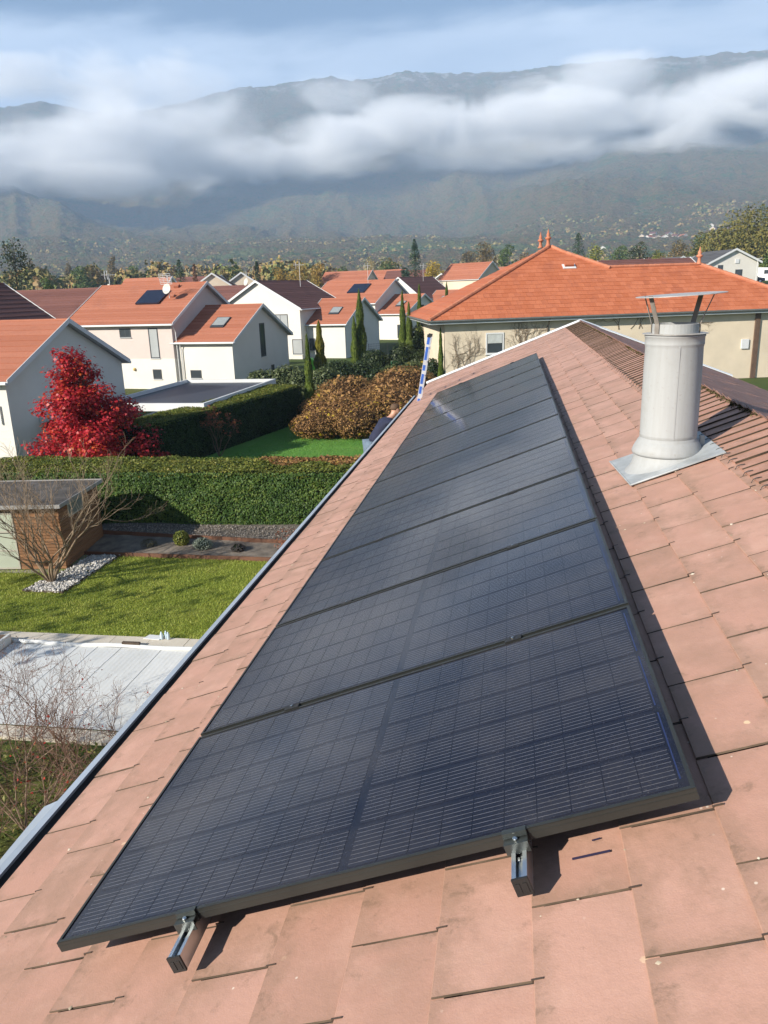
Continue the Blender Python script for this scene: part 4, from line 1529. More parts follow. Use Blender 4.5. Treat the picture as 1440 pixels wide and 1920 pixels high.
wall_creeper(2.9, 1.0, 1.6, 5.1, 3, 'leafless creeper left of the window on the beige wall', 6)
wall_creeper(8.0, 2.2, 1.8, 5.1, 8, 'leafless creeper between window and downpipe under the eave', 6)
wall_creeper(16.5, 4.3, 6.0, 5.2, 5, 'scattered leafless creeper remains high on the beige wall behind the flue', 7)
wall_creeper(21.5, 3.2, 1.2, 4.6, 13, 'small dead creeper patch on the beige wall right of the flue', 2)
# ================================================================== GARDENS
G_LAUREL = leaf_mat('laurel_leaves', [(.05, (.016, .042, .010)), (.35, (.042, .092, .018)), (.6, (.075, .135, .024)), (.85, (.14, .185, .036))], .55, .15, .8, .25)
G_HEDGE_TOP = leaf_mat('sunlit_yellow_leaves', [(.1, (.07, .11, .02)), (.45, (.15, .18, .03)), (.75, (.24, .24, .045)), (.95, (.30, .24, .06))], .5, .2, 1.4)  # on hedge tops this lighter yellow stands for sunlight, painted into the leaves
G_YEW = leaf_mat('yew_needles', [(.1, (.012, .026, .008)), (.5, (.028, .055, .014)), (.9, (.055, .085, .02))], .6, .08, 1.0, .2)
G_BROWN = leaf_mat('withered_brown_leaves', [(.05, (.10, .05, .02)), (.4, (.25, .13, .05)), (.62, (.36, .20, .075)), (.80, (.44, .26, .07)), (.95, (.40, .25, .09))], .7, .2, .6)
G_YELLOW = leaf_mat('yellow_leaves', [(.1, (.42, .27, .02)), (.9, (.62, .45, .05))], .5, .3, 1)
G_RED = leaf_mat('red_maple_leaves', [(.03, (.16, .010, .014)), (.35, (.42, .018, .03)), (.6, (.50, .028, .04)), (.8, (.58, .11, .03)), (.97, (.45, .16, .03))], .45, .3, .5)
G_CYPRESS = leaf_mat('cypress_green', [(.05, (.022, .042, .008)), (.5, (.085, .125, .02)), (.9, (.15, .185, .032))], .6, .1, 1.6, .2)
G_CYPRESS_GOLD = leaf_mat('cypress_gold', [(.05, (.05, .06, .008)), (.5, (.15, .14, .015)), (.9, (.24, .21, .025))], .6, .15, 1.6, .2)
G_OLIVE = leaf_mat('grey_green_leaves', [(.05, (.03, .045, .016)), (.5, (.085, .11, .04)), (.9, (.15, .175, .07))], .5, .15, 1.2)
G_DARKBUSH = leaf_mat('dark_bush_leaves', [(.05, (.012, .022, .008)), (.5, (.03, .05, .015)), (.9, (.065, .085, .025))], .5, .1, 1.2)
G_SILVER = leaf_mat('silver_leaves', [(.1, (.16, .20, .15)), (.9, (.34, .38, .31))], .7, .1, 5)
G_RUST = leaf_mat('rust_leaves', [(.1, (.16, .045, .025)), (.9, (.34, .11, .05))], .6, .2, 3)
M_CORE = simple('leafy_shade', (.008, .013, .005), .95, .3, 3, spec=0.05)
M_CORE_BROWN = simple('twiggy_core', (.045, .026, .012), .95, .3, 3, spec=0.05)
M_BARK = simple('grey_bark', (.16, .125, .09), .9, .3, 9, bump=.4, bscale=30)
M_BARK_D = simple('dark_bark', (.07, .05, .035), .9, .3, 9, bump=.4, bscale=30)
M_TWIG = simple('bare_twigs', (.22, .16, .105), .85, .3, 6)
M_TWIG_RED = simple('reddish_twigs', (.15, .085, .06), .85, .3, 6)


def place_np(P, loc):
    return P - np.array(tuple(loc))


# ------------------------------------------------------------------ lawns, paths, pool, beds
def lawn_mat(name, a, b, dry, scale=.5):
    m, t = base_mat(name)
    co = t.n('ShaderNodeTexCoord').outputs['Object']
    n1 = t.noise(co, scale, 5, .6)
    c = t.mix(t.maprange(n1, .35, .65), a, b)
    c = t.mix(t.maprange(t.noise(co, .9, 5, .7, .3), .52, .70, 0, .75), c, dry)
    fine = t.noise(t.vmath('MULTIPLY', co, (1, 1.6, 1)), 22, 4, .7)
    c = t.mix(t.maprange(fine, .35, .7, 0, .55), c, tuple(x * .45 for x in a))
    finish(t, c, .85, fine, .9, .03, spec=.15)
    return m


def sheet(name, pts, z, mat, **kw):
    mb = MB().poly(*[(x, y, z) for x, y in pts])
    return build(mb, name, mat, **kw)


LAWN1 = [(-30, 14.46), (-1.2, 14.46), (-1.2, 20.0), (-6.05, 20.10), (-11.4, 20.26), (-12.0, 20.2), (-30, 18.3)]
M_LAWN1 = lawn_mat('near_lawn', (.19, .235, .032), (.235, .275, .04), (.33, .31, .08))
M_LAWN2 = lawn_mat('bright_lawn', (.11, .27, .045), (.13, .27, .05), (.19, .27, .07), .8)
sheet('lawn', LAWN1, 0.0, M_LAWN1, kind='structure')
LAWN2 = [(-16.5, 26.2), (-2.2, 26.2), (-2.2, 58), (-10, 58), (-12.0, 50.0)]
sheet('lawn', LAWN2, 0.0, M_LAWN2, kind='structure')


def grass(name, region, n, hgt, mat, seed):
    rg = np.random.default_rng(seed)
    xs = np.array([p[0] for p in region])
    ys = np.array([p[1] for p in region])
    P = np.stack([rg.uniform(max(xs.min(), -17), xs.max(), n), rg.uniform(ys.min(), ys.max(), n)], -1)
    inside = np.zeros(n, bool)
    k = len(region)
    for i in range(k):
        (x0, y0), (x1, y1) = region[i], region[(i + 1) % k]
        c = ((y0 > P[:, 1]) != (y1 > P[:, 1])) & (P[:, 0] < (x1 - x0) * (P[:, 1] - y0) / (y1 - y0 + 1e-12) + x0)
        inside ^= c
    P = P[inside]
    n = len(P)
    h = hgt * rg.uniform(.5, 1.4, n)
    a = rg.uniform(0, 2 * np.pi, n)
    lean = rg.normal(0, .45, (n, 2)) * h[:, None]
    w = .006 + .006 * rg.random(n)
    B0 = np.stack([P[:, 0] - np.cos(a) * w, P[:, 1] - np.sin(a) * w, np.zeros(n)], -1)
    B1 = np.stack([P[:, 0] + np.cos(a) * w, P[:, 1] + np.sin(a) * w, np.zeros(n)], -1)
    T = np.stack([P[:, 0] + lean[:, 0], P[:, 1] + lean[:, 1], h], -1)
    V = np.stack([B0, B1, T], 1).reshape(-1, 3)
    link(name, np_mesh(name, V, np.arange(len(V)).reshape(-1, 3), mat), kind='stuff')


G_GRASS1 = leaf_mat('grass_blades', [(.1, (.17, .235, .035)), (.5, (.28, .335, .048)), (.9, (.42, .42, .10))], .6, .25, .6)
G_GRASS2 = leaf_mat('bright_grass_blades', [(.1, (.08, .22, .03)), (.6, (.13, .31, .05)), (.95, (.22, .38, .07))], .6, .25, .6)
grass('grass', LAWN1, 90000, .05, G_GRASS1, 3)
grass('grass', [(-14, 26.2), (-3, 26.2), (-3, 46), (-11.5, 48)], 70000, .05, G_GRASS2, 4)
# rough ground under the foreground shrub
M_ROUGH = lawn_mat('shrub_bed_soil', (.075, .095, .02), (.11, .13, .028), (.15, .10, .045), 1.2)
sheet('ground_cover_bed', [(-16, -4), (-.9, -4), (-.9, 9.98), (-16, 9.7)], 0.0, M_ROUGH, kind='structure')


def build_pool():
    # white seamed sheet, in a low pale rim
    m, t = base_mat('white_sheet')
    co = t.n('ShaderNodeTexCoord').outputs['Object']
    s = t.n('ShaderNodeSeparateXYZ', {0: co})
    ribs = t.math('SINE', t.math('MULTIPLY', s.outputs[0], 58.0))
    c = t.mix(t.maprange(t.noise(t.vmath('MULTIPLY', co, (1, .25, 1)), 1.1, 5, .6), .35, .7), (.62, .63, .62), (.52, .53, .52))
    c = t.mix(t.maprange(t.noise(co, 5, 5, .7), .58, .75, 0, .35), c, (.42, .39, .34))
    finish(t, c, .7, t.math('ADD', t.math('MULTIPLY', ribs, .12), t.noise(co, 3, 4, .6)), .5, .012, spec=.3)
    p = empty('pool_cover', (-6.4, 12.1, 0), label='large flat white sheet with long seams beside the lawn', cat='pool cover')
    loc = Vector(p.location)
    nx, ny = 80, 36
    xs, ys = np.linspace(-10.5, -1.6, nx), np.linspace(10.42, 13.86, ny)
    XX, YY = np.meshgrid(xs, ys, indexing='ij')
    Z = .012 + fbm(XX * 1.2, YY * .5, 3, 8) * .022
    V = np.stack([XX - loc.x, YY - loc.y, Z], -1).reshape(-1, 3)
    i = np.arange(nx - 1)[:, None] * ny + np.arange(ny - 1)[None, :]
    F = np.stack([i, i + ny, i + ny + 1, i + 1], -1).reshape(-1, 4)
    link('sheet', np_mesh('sheet', V, F, m, True), p)
    seam_m = simple('white_seam', (.60, .61, .60), .6, .05, 3)
    for x in (-9.72, -8.78, -8.30, -7.70, -6.68, -5.62, -4.6, -3.6):
        mb = MB()
        pts = [Vector((x + rnd.uniform(-.008, .008) - loc.x, y - loc.y, .016 + float(fbm(np.array([x * 1.2]), np.array([y * .5]), 3, 8)[0]) * .022)) for y in np.linspace(10.43, 13.85, 14)]
        for q0, q1 in zip(pts[:-1], pts[1:]):
            mb.obox((q0 + q1) / 2, (q1 - q0) / 2, (.022, 0, 0), (0, 0, .004))
        build(mb, 'seam', seam_m, p)
    rim = MB()
    pts = [Vector((x, 13.90 + .02 * math.sin(x * 2.3), .05 + .012 * math.sin(x * 3.1 + 1))) - loc for x in np.linspace(-10.5, -1.6, 26)]
    rim.tube([Vector((q.x, q.y, q.z + loc.z)) for q in pts], .055, 8)
    build(rim, 'rolled_edge', seam_m, p, True)
    # pale coping slabs round it
    stone = simple('pale_coping_stone', (.52, .47, .39), .85, .10, 1.5, bump=.3, bscale=18)
    cp = build(MB().box((-11.9, 13.98, -.1), (-1.5, 14.45, -.03)), 'coping', stone, kind='structure')
    x = -11.9
    for k in range(11):
        w = .95
        build(MB().box((x + .006, 13.98 + rnd.uniform(-.006, .006), -.03), (x + w - .006, 14.45, .045 + rnd.uniform(-.003, .003))), 'coping_slab', stone, cp)
        x += w
    cp2 = build(MB().box((-16, 9.98, -.1), (-1.5, 10.36, -.03)), 'coping', stone, kind='structure')
    x = -15.5
    for k in range(15):
        build(MB().box((x + .006, 9.98, -.03), (x + .944, 10.36, .045 + rnd.uniform(-.003, .003))), 'coping_slab', stone, cp2)
        x += .95
    # timber deck with a white edge on the left
    d = empty('timber_deck', (-12.5, 12.1, 0), label='raised dark timber deck edge with white fascia, left of the white sheet', cat='deck')
    dl = Vector(d.location)
    wood = simple('dark_deck_wood', (.13, .085, .055), .7, .25, 4, bump=.3, bscale=30)
    for k in range(23):
        y = 10.42 + k * .15
        build(MB().box((-16 - dl.x, y - dl.y, .20), (-10.62 - dl.x, y + .142 - dl.y, .235)), 'deck_board', wood, d)
    build(MB().box((-10.615 - dl.x, 10.40 - dl.y, 0), (-10.55 - dl.x, 13.9 - dl.y, .245)), 'fascia', seam_m, d)
    build(MB().box((-16 - dl.x, 10.42 - dl.y, 0.0), (-10.63 - dl.x, 13.86 - dl.y, .18)), 'deck_frame', M_BARK_D, d)
    # small things on the coping
    bt = empty('plastic_bottles', (-6.80, 14.36, .046), label='small group of pale blue plastic bottles on the coping', cat='bottles')
    for q in range(3):
        mb = MB().lathe([(.035, 0), (.038, .01), (.038, .13), (.016, .17), (.016, .195)], 10, (q * .085 - .08, (q % 2) * .06, 0))
        build(mb, 'bottle', simple('pale_bottle', (.45, .55, .62), .2), bt, True)
    pl = MB()
    pl.prism([(-.22, -.10, .004), (.20, -.13, .004), (.23, .09, .004), (-.16, .12, .004)], (0, 0, .018))
    o = build(pl, 'paper_bag', M_TRIM, label='flat white bag lying on the coping beside the bottles', cat='bag')
    o.location = (-7.12, 14.42, .046)
    st = build(MB().box((-.22, -.04, 0), (.22, .04, .05)), 'wooden_offcut', M_BARK_D, label='short dark stick of timber lying along the white rim', cat='timber')
    st.location = (-7.45, 13.93, .10)


build_pool()


def build_bed():
    fabric = simple('weed_fabric', (.15, .125, .10), .9, .45, 2.2, bump=.6, bscale=3)
    nx, ny = 60, 14
    xs = np.linspace(-12.6, -1.2, nx)
    V, F = [], []
    for i, x in enumerate(xs):
        yf = np.interp(x, [-12.6, -11.37, -6.05, -1.2], [20.30, 20.28, 20.13, 20.0])
        yb = np.interp(x, [-12.6, -12.24, -5.31, -1.2], [22.0, 21.98, 21.25, 20.9])
        for j in range(ny):
            y = yf + (yb - yf) * j / (ny - 1)
            V.append((x, y, .05 + .10 * j / (ny - 1) + .05 * float(fbm(np.array([x * 1.3]), np.array([y * 2.0]), 3, 5)[0])))
    i = np.arange(nx - 1)[:, None] * ny + np.arange(ny - 1)[None, :]
    F = np.stack([i, i + ny, i + ny + 1, i + 1], -1).reshape(-1, 4)
    link('planting_bed', np_mesh('planting_bed', V, F, fabric, True), kind='structure')
    rust = simple('rusty_edging', (.13, .06, .035), .75, .25, 2.5, bump=.3, bscale=14)
    for pts, h, lab in ((((-12.4, 20.30), (-11.37, 20.27), (-6.05, 20.11), (-1.2, 19.98)), .13, 'rust brown edging strip between lawn and planting bed'),
                        (((-12.5, 22.02), (-12.24, 21.99), (-5.31, 21.27), (-1.2, 20.92)), .30, 'rust brown edging strip at the back of the planting bed below the hedge')):
        mb = MB()
        for (x0, y0), (x1, y1) in zip(pts[:-1], pts[1:]):
            d = Vector((x1 - x0, y1 - y0, 0))
            nrm = Vector((-d.y, d.x, 0)).normalized()
            mb.obox(((x0 + x1) / 2, (y0 + y1) / 2, h / 2), d / 2, nrm * .025, (0, 0, h / 2))
        build(mb, 'bed_edging', rust, label=lab, cat='edging', group='edging strips of the planting bed')
    # grey chippings between the back strip and the hedge
    soil = simple('chippings_base', (.13, .11, .09), .95, .3, 6, bump=.8, bscale=30)
    mb = MB().poly((-13, 22.03, .22), (-1.2, 20.95, .22), (-1.2, 24, .22), (-13, 24, .22))
    build(mb, 'chippings_strip', soil, kind='structure')
    chip_cloud('chippings', [(-12.6, 22.05), (-5.3, 21.32), (-1.4, 20.98), (-1.4, 23), (-12.6, 23)], 4200, .018, .035, .225,
               leaf_mat('chipping_stones', [(.1, (.12, .10, .085)), (.5, (.24, .21, .18)), (.9, (.40, .36, .32))], .9, 0, 4), 5)


def chip_cloud(name, region, n, s0, s1, z, mat, seed, kind='stuff'):
    rg = np.random.default_rng(seed)
    xs, ys = np.array([p[0] for p in region]), np.array([p[1] for p in region])
    P = np.stack([rg.uniform(xs.min(), xs.max(), n), rg.uniform(ys.min(), ys.max(), n)], -1)
    inside = np.zeros(n, bool)
    k = len(region)
    for i in range(k):
        (x0, y0), (x1, y1) = region[i], region[(i + 1) % k]
        inside ^= ((y0 > P[:, 1]) != (y1 > P[:, 1])) & (P[:, 0] < (x1 - x0) * (P[:, 1] - y0) / (y1 - y0 + 1e-12) + x0)
    P = P[inside]
    n = len(P)
    octa = np.array([(1, 0, 0), (0, 1, 0), (-1, 0, 0), (0, -1, 0), (0, 0, 1), (0, 0, -1)], float)
    tri = np.array([(0, 1, 4), (1, 2, 4), (2, 3, 4), (3, 0, 4), (1, 0, 5), (2, 1, 5), (3, 2, 5), (0, 3, 5)])
    s = rg.uniform(s0, s1, (n, 1, 1)) * rg.uniform(.55, 1.3, (n, 1, 3)) * np.array([1, 1, .7])
    a = rg.uniform(0, 6.28, n)
    rot = np.stack([np.stack([np.cos(a), -np.sin(a), 0 * a], -1), np.stack([np.sin(a), np.cos(a), 0 * a], -1), np.stack([0 * a, 0 * a, 1 + 0 * a], -1)], 1)
    V = np.einsum('nij,nkj->nki', rot, (octa[None] * (1 + rg.normal(0, .18, (n, 6, 3)))) * s)
    V[:, :, :2] += P[:, None, :]
    V[:, :, 2] += z + s[:, :, 2] * .5 + rg.uniform(0, s1 * .6, (n, 1))
    F = (tri[None] + (np.arange(n) * 6)[:, None, None]).reshape(-1, 3)
    return link(name, np_mesh(name, V.reshape(-1, 3), F, mat), kind=kind)


build_bed()
GB = [(-12.36, 17.10), (-11.08, 17.05), (-10.98, 20.25), (-11.95, 20.15), (-12.0, 18.7)]
sheet('stone_bed', GB, .006, simple('stone_bed_base', (.16, .15, .14), .95, .3, 8), kind='structure')
chip_cloud('white_stones', GB, 2600, .03, .062, .006, leaf_mat('pale_cobbles', [(.1, (.24, .23, .21)), (.5, (.44, .42, .39)), (.9, (.62, .60, .56))], .85, 0, 5), 9)
metal_edge = MB()
for (x0, y0), (x1, y1) in zip(GB, GB[1:] + GB[:1]):
    d = Vector((x1 - x0, y1 - y0, 0))
    nrm = Vector((-d.y, d.x, 0)).normalized()
    metal_edge.obox(((x0 + x1) / 2, (y0 + y1) / 2, .03), d / 2, nrm * .004, (0, 0, .04))
build(metal_edge, 'bed_edging', M_BARK_D, label='thin dark edging round the bed of white stones under the bare tree', cat='edging')
sheet('path', [(-30, 17.95), (-12.4, 18.55), (-11.98, 18.62), (-11.9, 21.9), (-12.6, 22), (-30, 22)], .008, simple('shed_slab', (.27, .25, .22), .9, .2, 1.2, bump=.3, bscale=20), kind='structure')


# ------------------------------------------------------------------ shed
def build_shed():
    s = empty('garden_shed', (-12.07, 18.94, 0), (0, 0, R(6.5)), label='flat roofed garden shed clad in brown boards with a frosted glass door', cat='shed')
    wood = clay_mat('shed_boards', (.20, .10, .048), (.28, .145, .072), (.10, .06, .035), .8)
    dark = simple('shed_frame', (.05, .03, .018), .9)
    L, D, H = 5.6, 2.95, 2.0
    build(MB().box((-L, .03, 0), (-.03, D - .03, H)), 'wall', dark, s)
    bh = .098
    n = int(H / bh)
    for k in range(n):
        z0, z1 = .04 + k * bh, .04 + (k + 1) * bh - .011
        j = rnd.uniform(-.003, .003)
        build(MB().box((-1.42, j, z0), (0.0, .03, z1)), 'cladding_board', wood, s)
        build(MB().box((-.032, .031, z0), (j, D, z1)), 'cladding_board', wood, s)
        if k >= n - 1:
            build(MB().box((-L, j, z0), (-1.43, .03, z1)), 'cladding_board', wood, s)
    for x in (-2.45, -3.5, -4.55):
        f = MB()
        fr = simple('pale_aluminium_frame', (.38, .36, .30), .5) if x == -2.45 else bpy.data.materials['pale_aluminium_frame']
        f.box((x, -.02, .05), (x + .04, .03, 1.86))
        f.box((x + .98, -.02, .05), (x + 1.02, .03, 1.86))
        for z in (.05, .62, 1.22, 1.80):
            f.box((x + .04, -.02, z), (x + .98, .03, z + .05))
        d = build(f, 'glass_door', fr, s)
        for z in (.10, .67, 1.27):
            build(MB().box((x + .04, -.004, z), (x + .98, .004, z + (.52 if z < 1 else .53))), 'pane', glass_mat('frosted_glass', (.46, .50, .40), .35) if 'frosted_glass' not in bpy.data.materials else bpy.data.materials['frosted_glass'], d)
    w = build(MB().box((-.01, .62, 1.50), (.022, 1.75, 1.93)), 'side_window', bpy.data.materials['pale_aluminium_frame'], s)
    build(MB().box((.021, .67, 1.55), (.026, 1.70, 1.88)), 'pane', glass_mat('grey_pane', (.26, .28, .25), .2), w)
    rf = MB().box((-L - .1, -.22, H), (.16, D + .1, H + .10))
    roof = build(rf, 'roof', simple('roof_felt', (.075, .066, .058), .9, .55, 2.2, bump=.4, bscale=12), s)
    ed = MB()
    ed.box((-L - .12, -.25, H + .02), (.19, -.22, H + .135))
    ed.box((.16, -.22, H + .02), (.19, D + .12, H + .135))
    ed.box((-L - .12, D + .10, H + .02), (.16, D + .12, H + .135))
    build(ed, 'roof_edge', simple('dull_metal_edge', (.33, .32, .31), .5, .1, 2, metal=.3), roof)


build_shed()


# ------------------------------------------------------------------ branches
def branch_set(base, n_stems, height, spread, seed, rad=.035, depth=4, up=.25, wig=.22, ratio=(.62, .8), kids=(2, 3), tip=.003, seg=4, side=.9):
    """returns list of (points, radii) and the list of tips (position, direction)"""
    r_ = random.Random(seed)
    out, tips = [], []

    def grow(p, d, l, r0, lev):
        pts, rr = [p], [r0]
        q = p
        for i in range(seg):
            d = (d + Vector((r_.gauss(0, wig), r_.gauss(0, wig), r_.gauss(0, wig) + up * .25))).normalized()
            q = q + d * l / seg
            pts.append(q)
            rr.append(r0 + (max(tip, r0 * .62) - r0) * (i + 1) / seg)
        out.append((pts, rr))
        if lev == 0:
            tips.append((q, d))
            return
        for k in range(r_.randint(*kids)):
            t = r_.choice(range(max(1, seg - 2), seg + 1)) if k else seg
            pp = pts[t]
            ax = Vector((r_.gauss(0, 1), r_.gauss(0, 1), r_.gauss(0, .6)))
            nd = (d + ax.normalized() * side * r_.uniform(.45, 1)).normalized()
            grow(pp, nd, l * r_.uniform(*ratio), rr[t] * .78, lev - 1)
    for s in range(n_stems):
        a = 2 * math.pi * (s + r_.random() * .6) / n_stems
        tilt = r_.uniform(.35, 1.0) * spread
        d = Vector((math.cos(a) * tilt, math.sin(a) * tilt, 1)).normalized()
        grow(Vector(base) + Vector((math.cos(a), math.sin(a), 0)) * rad * 1.2, d, height * r_.uniform(.34, .46), rad * r_.uniform(.7, 1.1), depth)
    return out, tips


def branch_mesh(branches, n=4, nfine=3, fine=.008):
    mb = MB()
    for pts, rr in branches:
        mb.tube(pts, rr, n if rr[0] > fine else nfine, False)
    return mb


def bare_tree(name, loc, label, cat, seed, mat, group=None, leaves=None, leaf_n=0, leaf_size=.05, **kw):
    br, tips = branch_set((0, 0, 0), seed=seed, **kw)
    o = empty(name, loc, label=label, cat=cat, group=group)
    thick = [b for b in br if b[1][0] > kw.get('rad', .035) * .5]
    thin = [b for b in br if b[1][0] <= kw.get('rad', .035) * .5]
    build(branch_mesh(thick, 6), 'trunk', mat, o, True)
    build(branch_mesh(thin), 'twigs', mat, o)
    if leaves is not None and leaf_n:
        P = np.array([tuple(tips[rnd.randrange(len(tips))][0]) for _ in range(leaf_n)]) + rng.normal(0, .05, (leaf_n, 3))
        link('leaves', leaf_mesh('leaves', P, sphere_dirs(leaf_n), rng.uniform(.6, 1.3, leaf_n) * leaf_size, leaves, .6), o)
    return o, tips


bare_tree('bare_tree', (-11.9, 17.85, 0), 'leafless many stemmed tree in the bed of white stones in front of the shed', 'tree', 5, M_TWIG,
          n_stems=10, height=3.7, spread=.85, rad=.042, depth=5, up=.30, wig=.15, kids=(2, 3), ratio=(.60, .80), side=.66, tip=.0035)
bare_tree('small_tree', (-17.6, 8.9, 0), 'thinly leaved small tree left of the timber deck', 'tree', 15, M_TWIG, None, G_RUST, 2600, .12,
          n_stems=5, height=6.2, spread=.6, rad=.07, depth=4, up=.3, wig=.15, kids=(2, 3), side=.7, tip=.006)
bare_tree('bare_sapling', (-13.35, 35.6, 0), 'small reddish nearly bare sapling in front of the dark clipped hedge', 'tree', 8, M_TWIG_RED, None, G_RUST, 650, .10,
          n_stems=4, height=2.3, spread=.7, rad=.03, depth=4, up=.3, wig=.15, kids=(2, 3), side=.6)


def foreground_shrub():
    o = empty('bare_shrub', (-6.1, 7.6, 0), label='big leafless shrub with a few red leaves at the bottom left, beside the gutter', cat='shrub')
    allb, tips = [], []
    spots = [(-.9, 1.3, 2.3, 5), (.6, .9, 2.2, 5), (-2.2, 1.0, 2.4, 5), (2.0, .6, 1.6, 5), (1.2, -1.0, 1.9, 5), (.0, -2.3, 1.8, 5), (0, 0, 2.9, 6), (-1.6, .6, 2.9, 6), (1.1, .7, 2.2, 5), (-3.0, -.2, 2.7, 5), (.6, -1.5, 2.0, 5), (2.2, -.3, 1.7, 5), (-1.4, -1.3, 2.1, 5), (1.7, -2.4, 1.6, 4), (2.6, 1.0, 1.5, 4), (-.6, -3.2, 1.7, 5), (2.9, -3.6, 1.4, 5)]
    for i, (x, y, h, n) in enumerate(spots):
        b, t = branch_set((x, y, 0), n, h, .75, 40 + i, .020, 5, .3, .24, (.60, .78), (2, 3), .0022, 3, .85)
        allb += b
        tips += t
    mb = branch_mesh([b for b in allb if b[1][0] > .011], 5)
    build(mb, 'stems', M_TWIG, o, kind='stuff')
    build(branch_mesh([b for b in allb if b[1][0] <= .011], 3, 3), 'twigs', M_TWIG_RED, o)
    P = np.array([tuple(tips[rnd.randrange(len(tips))][0]) for _ in range(2600)]) + rng.normal(0, .05, (2600, 3))
    link('dead_leaves', leaf_mesh('dead_leaves', P, sphere_dirs(2600), rng.uniform(.015, .035, 2600), leaf_mat('dried_berries', [(.1, (.09, .03, .025)), (.9, (.20, .075, .05))], .7, .1, 4), .7), o)
    low = [t for t in tips if t[0].z < 1.7 and t[0].x > -.5]
    P = np.array([tuple(low[rnd.randrange(len(low))][0]) for _ in range(200)]) + rng.normal(0, .10, (200, 3))
    link('red_leaves', leaf_mesh('red_leaves', P, sphere_dirs(200), rng.uniform(.04, .08, 200), leaf_mat('scarlet_leaves', [(.1, (.32, .015, .01)), (.9, (.5, .05, .03))], .5, .3, 2), .6), o)
    P = np.stack([rng.uniform(-4.5, 4.2, 9000), rng.uniform(-6, 2.2, 9000), rng.uniform(.02, .35, 9000) ** 1.2], -1)
    link('undergrowth', leaf_mesh('undergrowth', P + np.array([-6.1, 7.6, 0]), sphere_dirs(9000) + np.array([0, 0, .8]), rng.uniform(.05, .14, 9000),
                                  leaf_mat('weedy_leaves', [(.1, (.05, .065, .015)), (.45, (.13, .16, .03)), (.7, (.23, .21, .05)), (.9, (.26, .14, .07))], .6, .2, .8), .35), kind='stuff')


foreground_shrub()


# ------------------------------------------------------------------ hedges
def hedge(name, a, b, width, h, leaf_n, size, mat_side, mat_top, label, core, bulge=.12, top_share=.33, seed=1, patch=None, pmat=None, aspect=.55):
    """clipped hedge: near top-front edge runs from a to b, body extends to the left of a->b by width"""
    rg = np.random.default_rng(seed)
    a, b = np.array(a, float), np.array(b, float)
    d = b - a
    L = np.linalg.norm(d)
    d /= L
    nrm = np.array([-d[1], d[0]])
    o = empty(name, ((a[0] + b[0]) / 2, (a[1] + b[1]) / 2, 0), label=label, cat='hedge', group='clipped hedges')
    loc = np.array([o.location.x, o.location.y, 0])

    def W(s, w, z):
        p = a + np.outer(s, d) + np.outer(w, nrm)
        return np.stack([p[:, 0], p[:, 1], z], -1) - loc
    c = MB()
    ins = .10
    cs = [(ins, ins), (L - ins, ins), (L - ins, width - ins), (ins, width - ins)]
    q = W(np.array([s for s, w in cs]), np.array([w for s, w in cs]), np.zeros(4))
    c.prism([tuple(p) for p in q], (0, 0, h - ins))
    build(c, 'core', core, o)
    nt = int(leaf_n * top_share)
    ns = leaf_n - nt
    # sides, share by length
    per = [(L, 0), (width, 1), (L, 2), (width, 3)]
    tot = 2 * (L * 1.35 + width)
    P, N = [], []
    wav = lambda s, z: (fbm(s * .9 + seed, z * 1.3 + seed * 3, 3, seed) - .5) * 2 * bulge
    for ln, k in per:
        m = int(ns * ln * (1.9 if k == 0 else (.8 if k == 2 else 1.0)) / tot)
        s = rg.uniform(0, ln, m)
        z = h * (1 - rg.random(m) ** 1.1) * 1.0
        dep = rg.exponential(.035, m) - .03
        off = wav(s + 13 * k, z) - dep
        if k == 0:
            p, n_ = W(s, -off, z), np.array([-nrm[0], -nrm[1], .25])
        elif k == 2:
            p, n_ = W(s, width + off, z), np.array([nrm[0], nrm[1], .25])
        elif k == 1:
            p, n_ = W(np.full(m, L) + off, s, z), np.array([d[0], d[1], .25])
        else:
            p, n_ = W(-off, s, z), np.array([-d[0], -d[1], .25])
        P.append(p)
        N.append(np.tile(n_, (m, 1)))
    P, N = np.concatenate(P), np.concatenate(N)
    n_ = N + rg.normal(0, .55, P.shape)
    link('leaves', leaf_mesh('leaves', P, n_, rg.uniform(.6, 1.35, len(P)) * size, mat_side, aspect), o)
    s, w = rg.uniform(-.02, L + .02, nt), rg.uniform(-.06, width + .06, nt)
    z = h + (fbm(s * .8, w * 1.1, 3, seed + 5) - .5) * bulge * 1.6 + rg.normal(0, .025, nt)
    edge = np.minimum(np.minimum(w, width - w), np.minimum(s, L - s))
    z -= np.clip(.12 - edge, 0, .2) * .6
    Pt = W(s, w, z)
    Nt = np.array([0, 0, 1.0]) + rg.normal(0, .5, Pt.shape)
    if patch is not None:
        sel = patch(s, w, L)
        link('withered_leaves', leaf_mesh('withered_leaves', Pt[sel], Nt[sel], rg.uniform(.7, 1.4, sel.sum()) * size * 1.3, pmat, .6), o)
        Pt, Nt = Pt[~sel], Nt[~sel]
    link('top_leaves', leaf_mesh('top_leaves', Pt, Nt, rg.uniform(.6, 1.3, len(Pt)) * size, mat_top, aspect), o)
    return o


hedge('hedge', (-25, 22.9), (-1.6, 23.35), 2.7, 2.05, 125000, .085, G_LAUREL, G_HEDGE_TOP, 'broad glossy laurel hedge across the garden behind the shed and bed', M_CORE, .16, .30, 2,
      patch=lambda s, w, L: (s > L - 6.2) & (w > 1.5 + .5 * np.sin(s * 3)) & (rng.random(len(s)) < .8), pmat=G_BROWN)
hedge('hedge', (-14.9, 31.2), (-11.75, 46.3), 2.3, 2.3, 60000, .10, G_YEW, G_HEDGE_TOP, 'dark clipped hedge with sunlit yellowish top running away beside the second lawn', M_CORE, .10, .35, 5, aspect=.4)


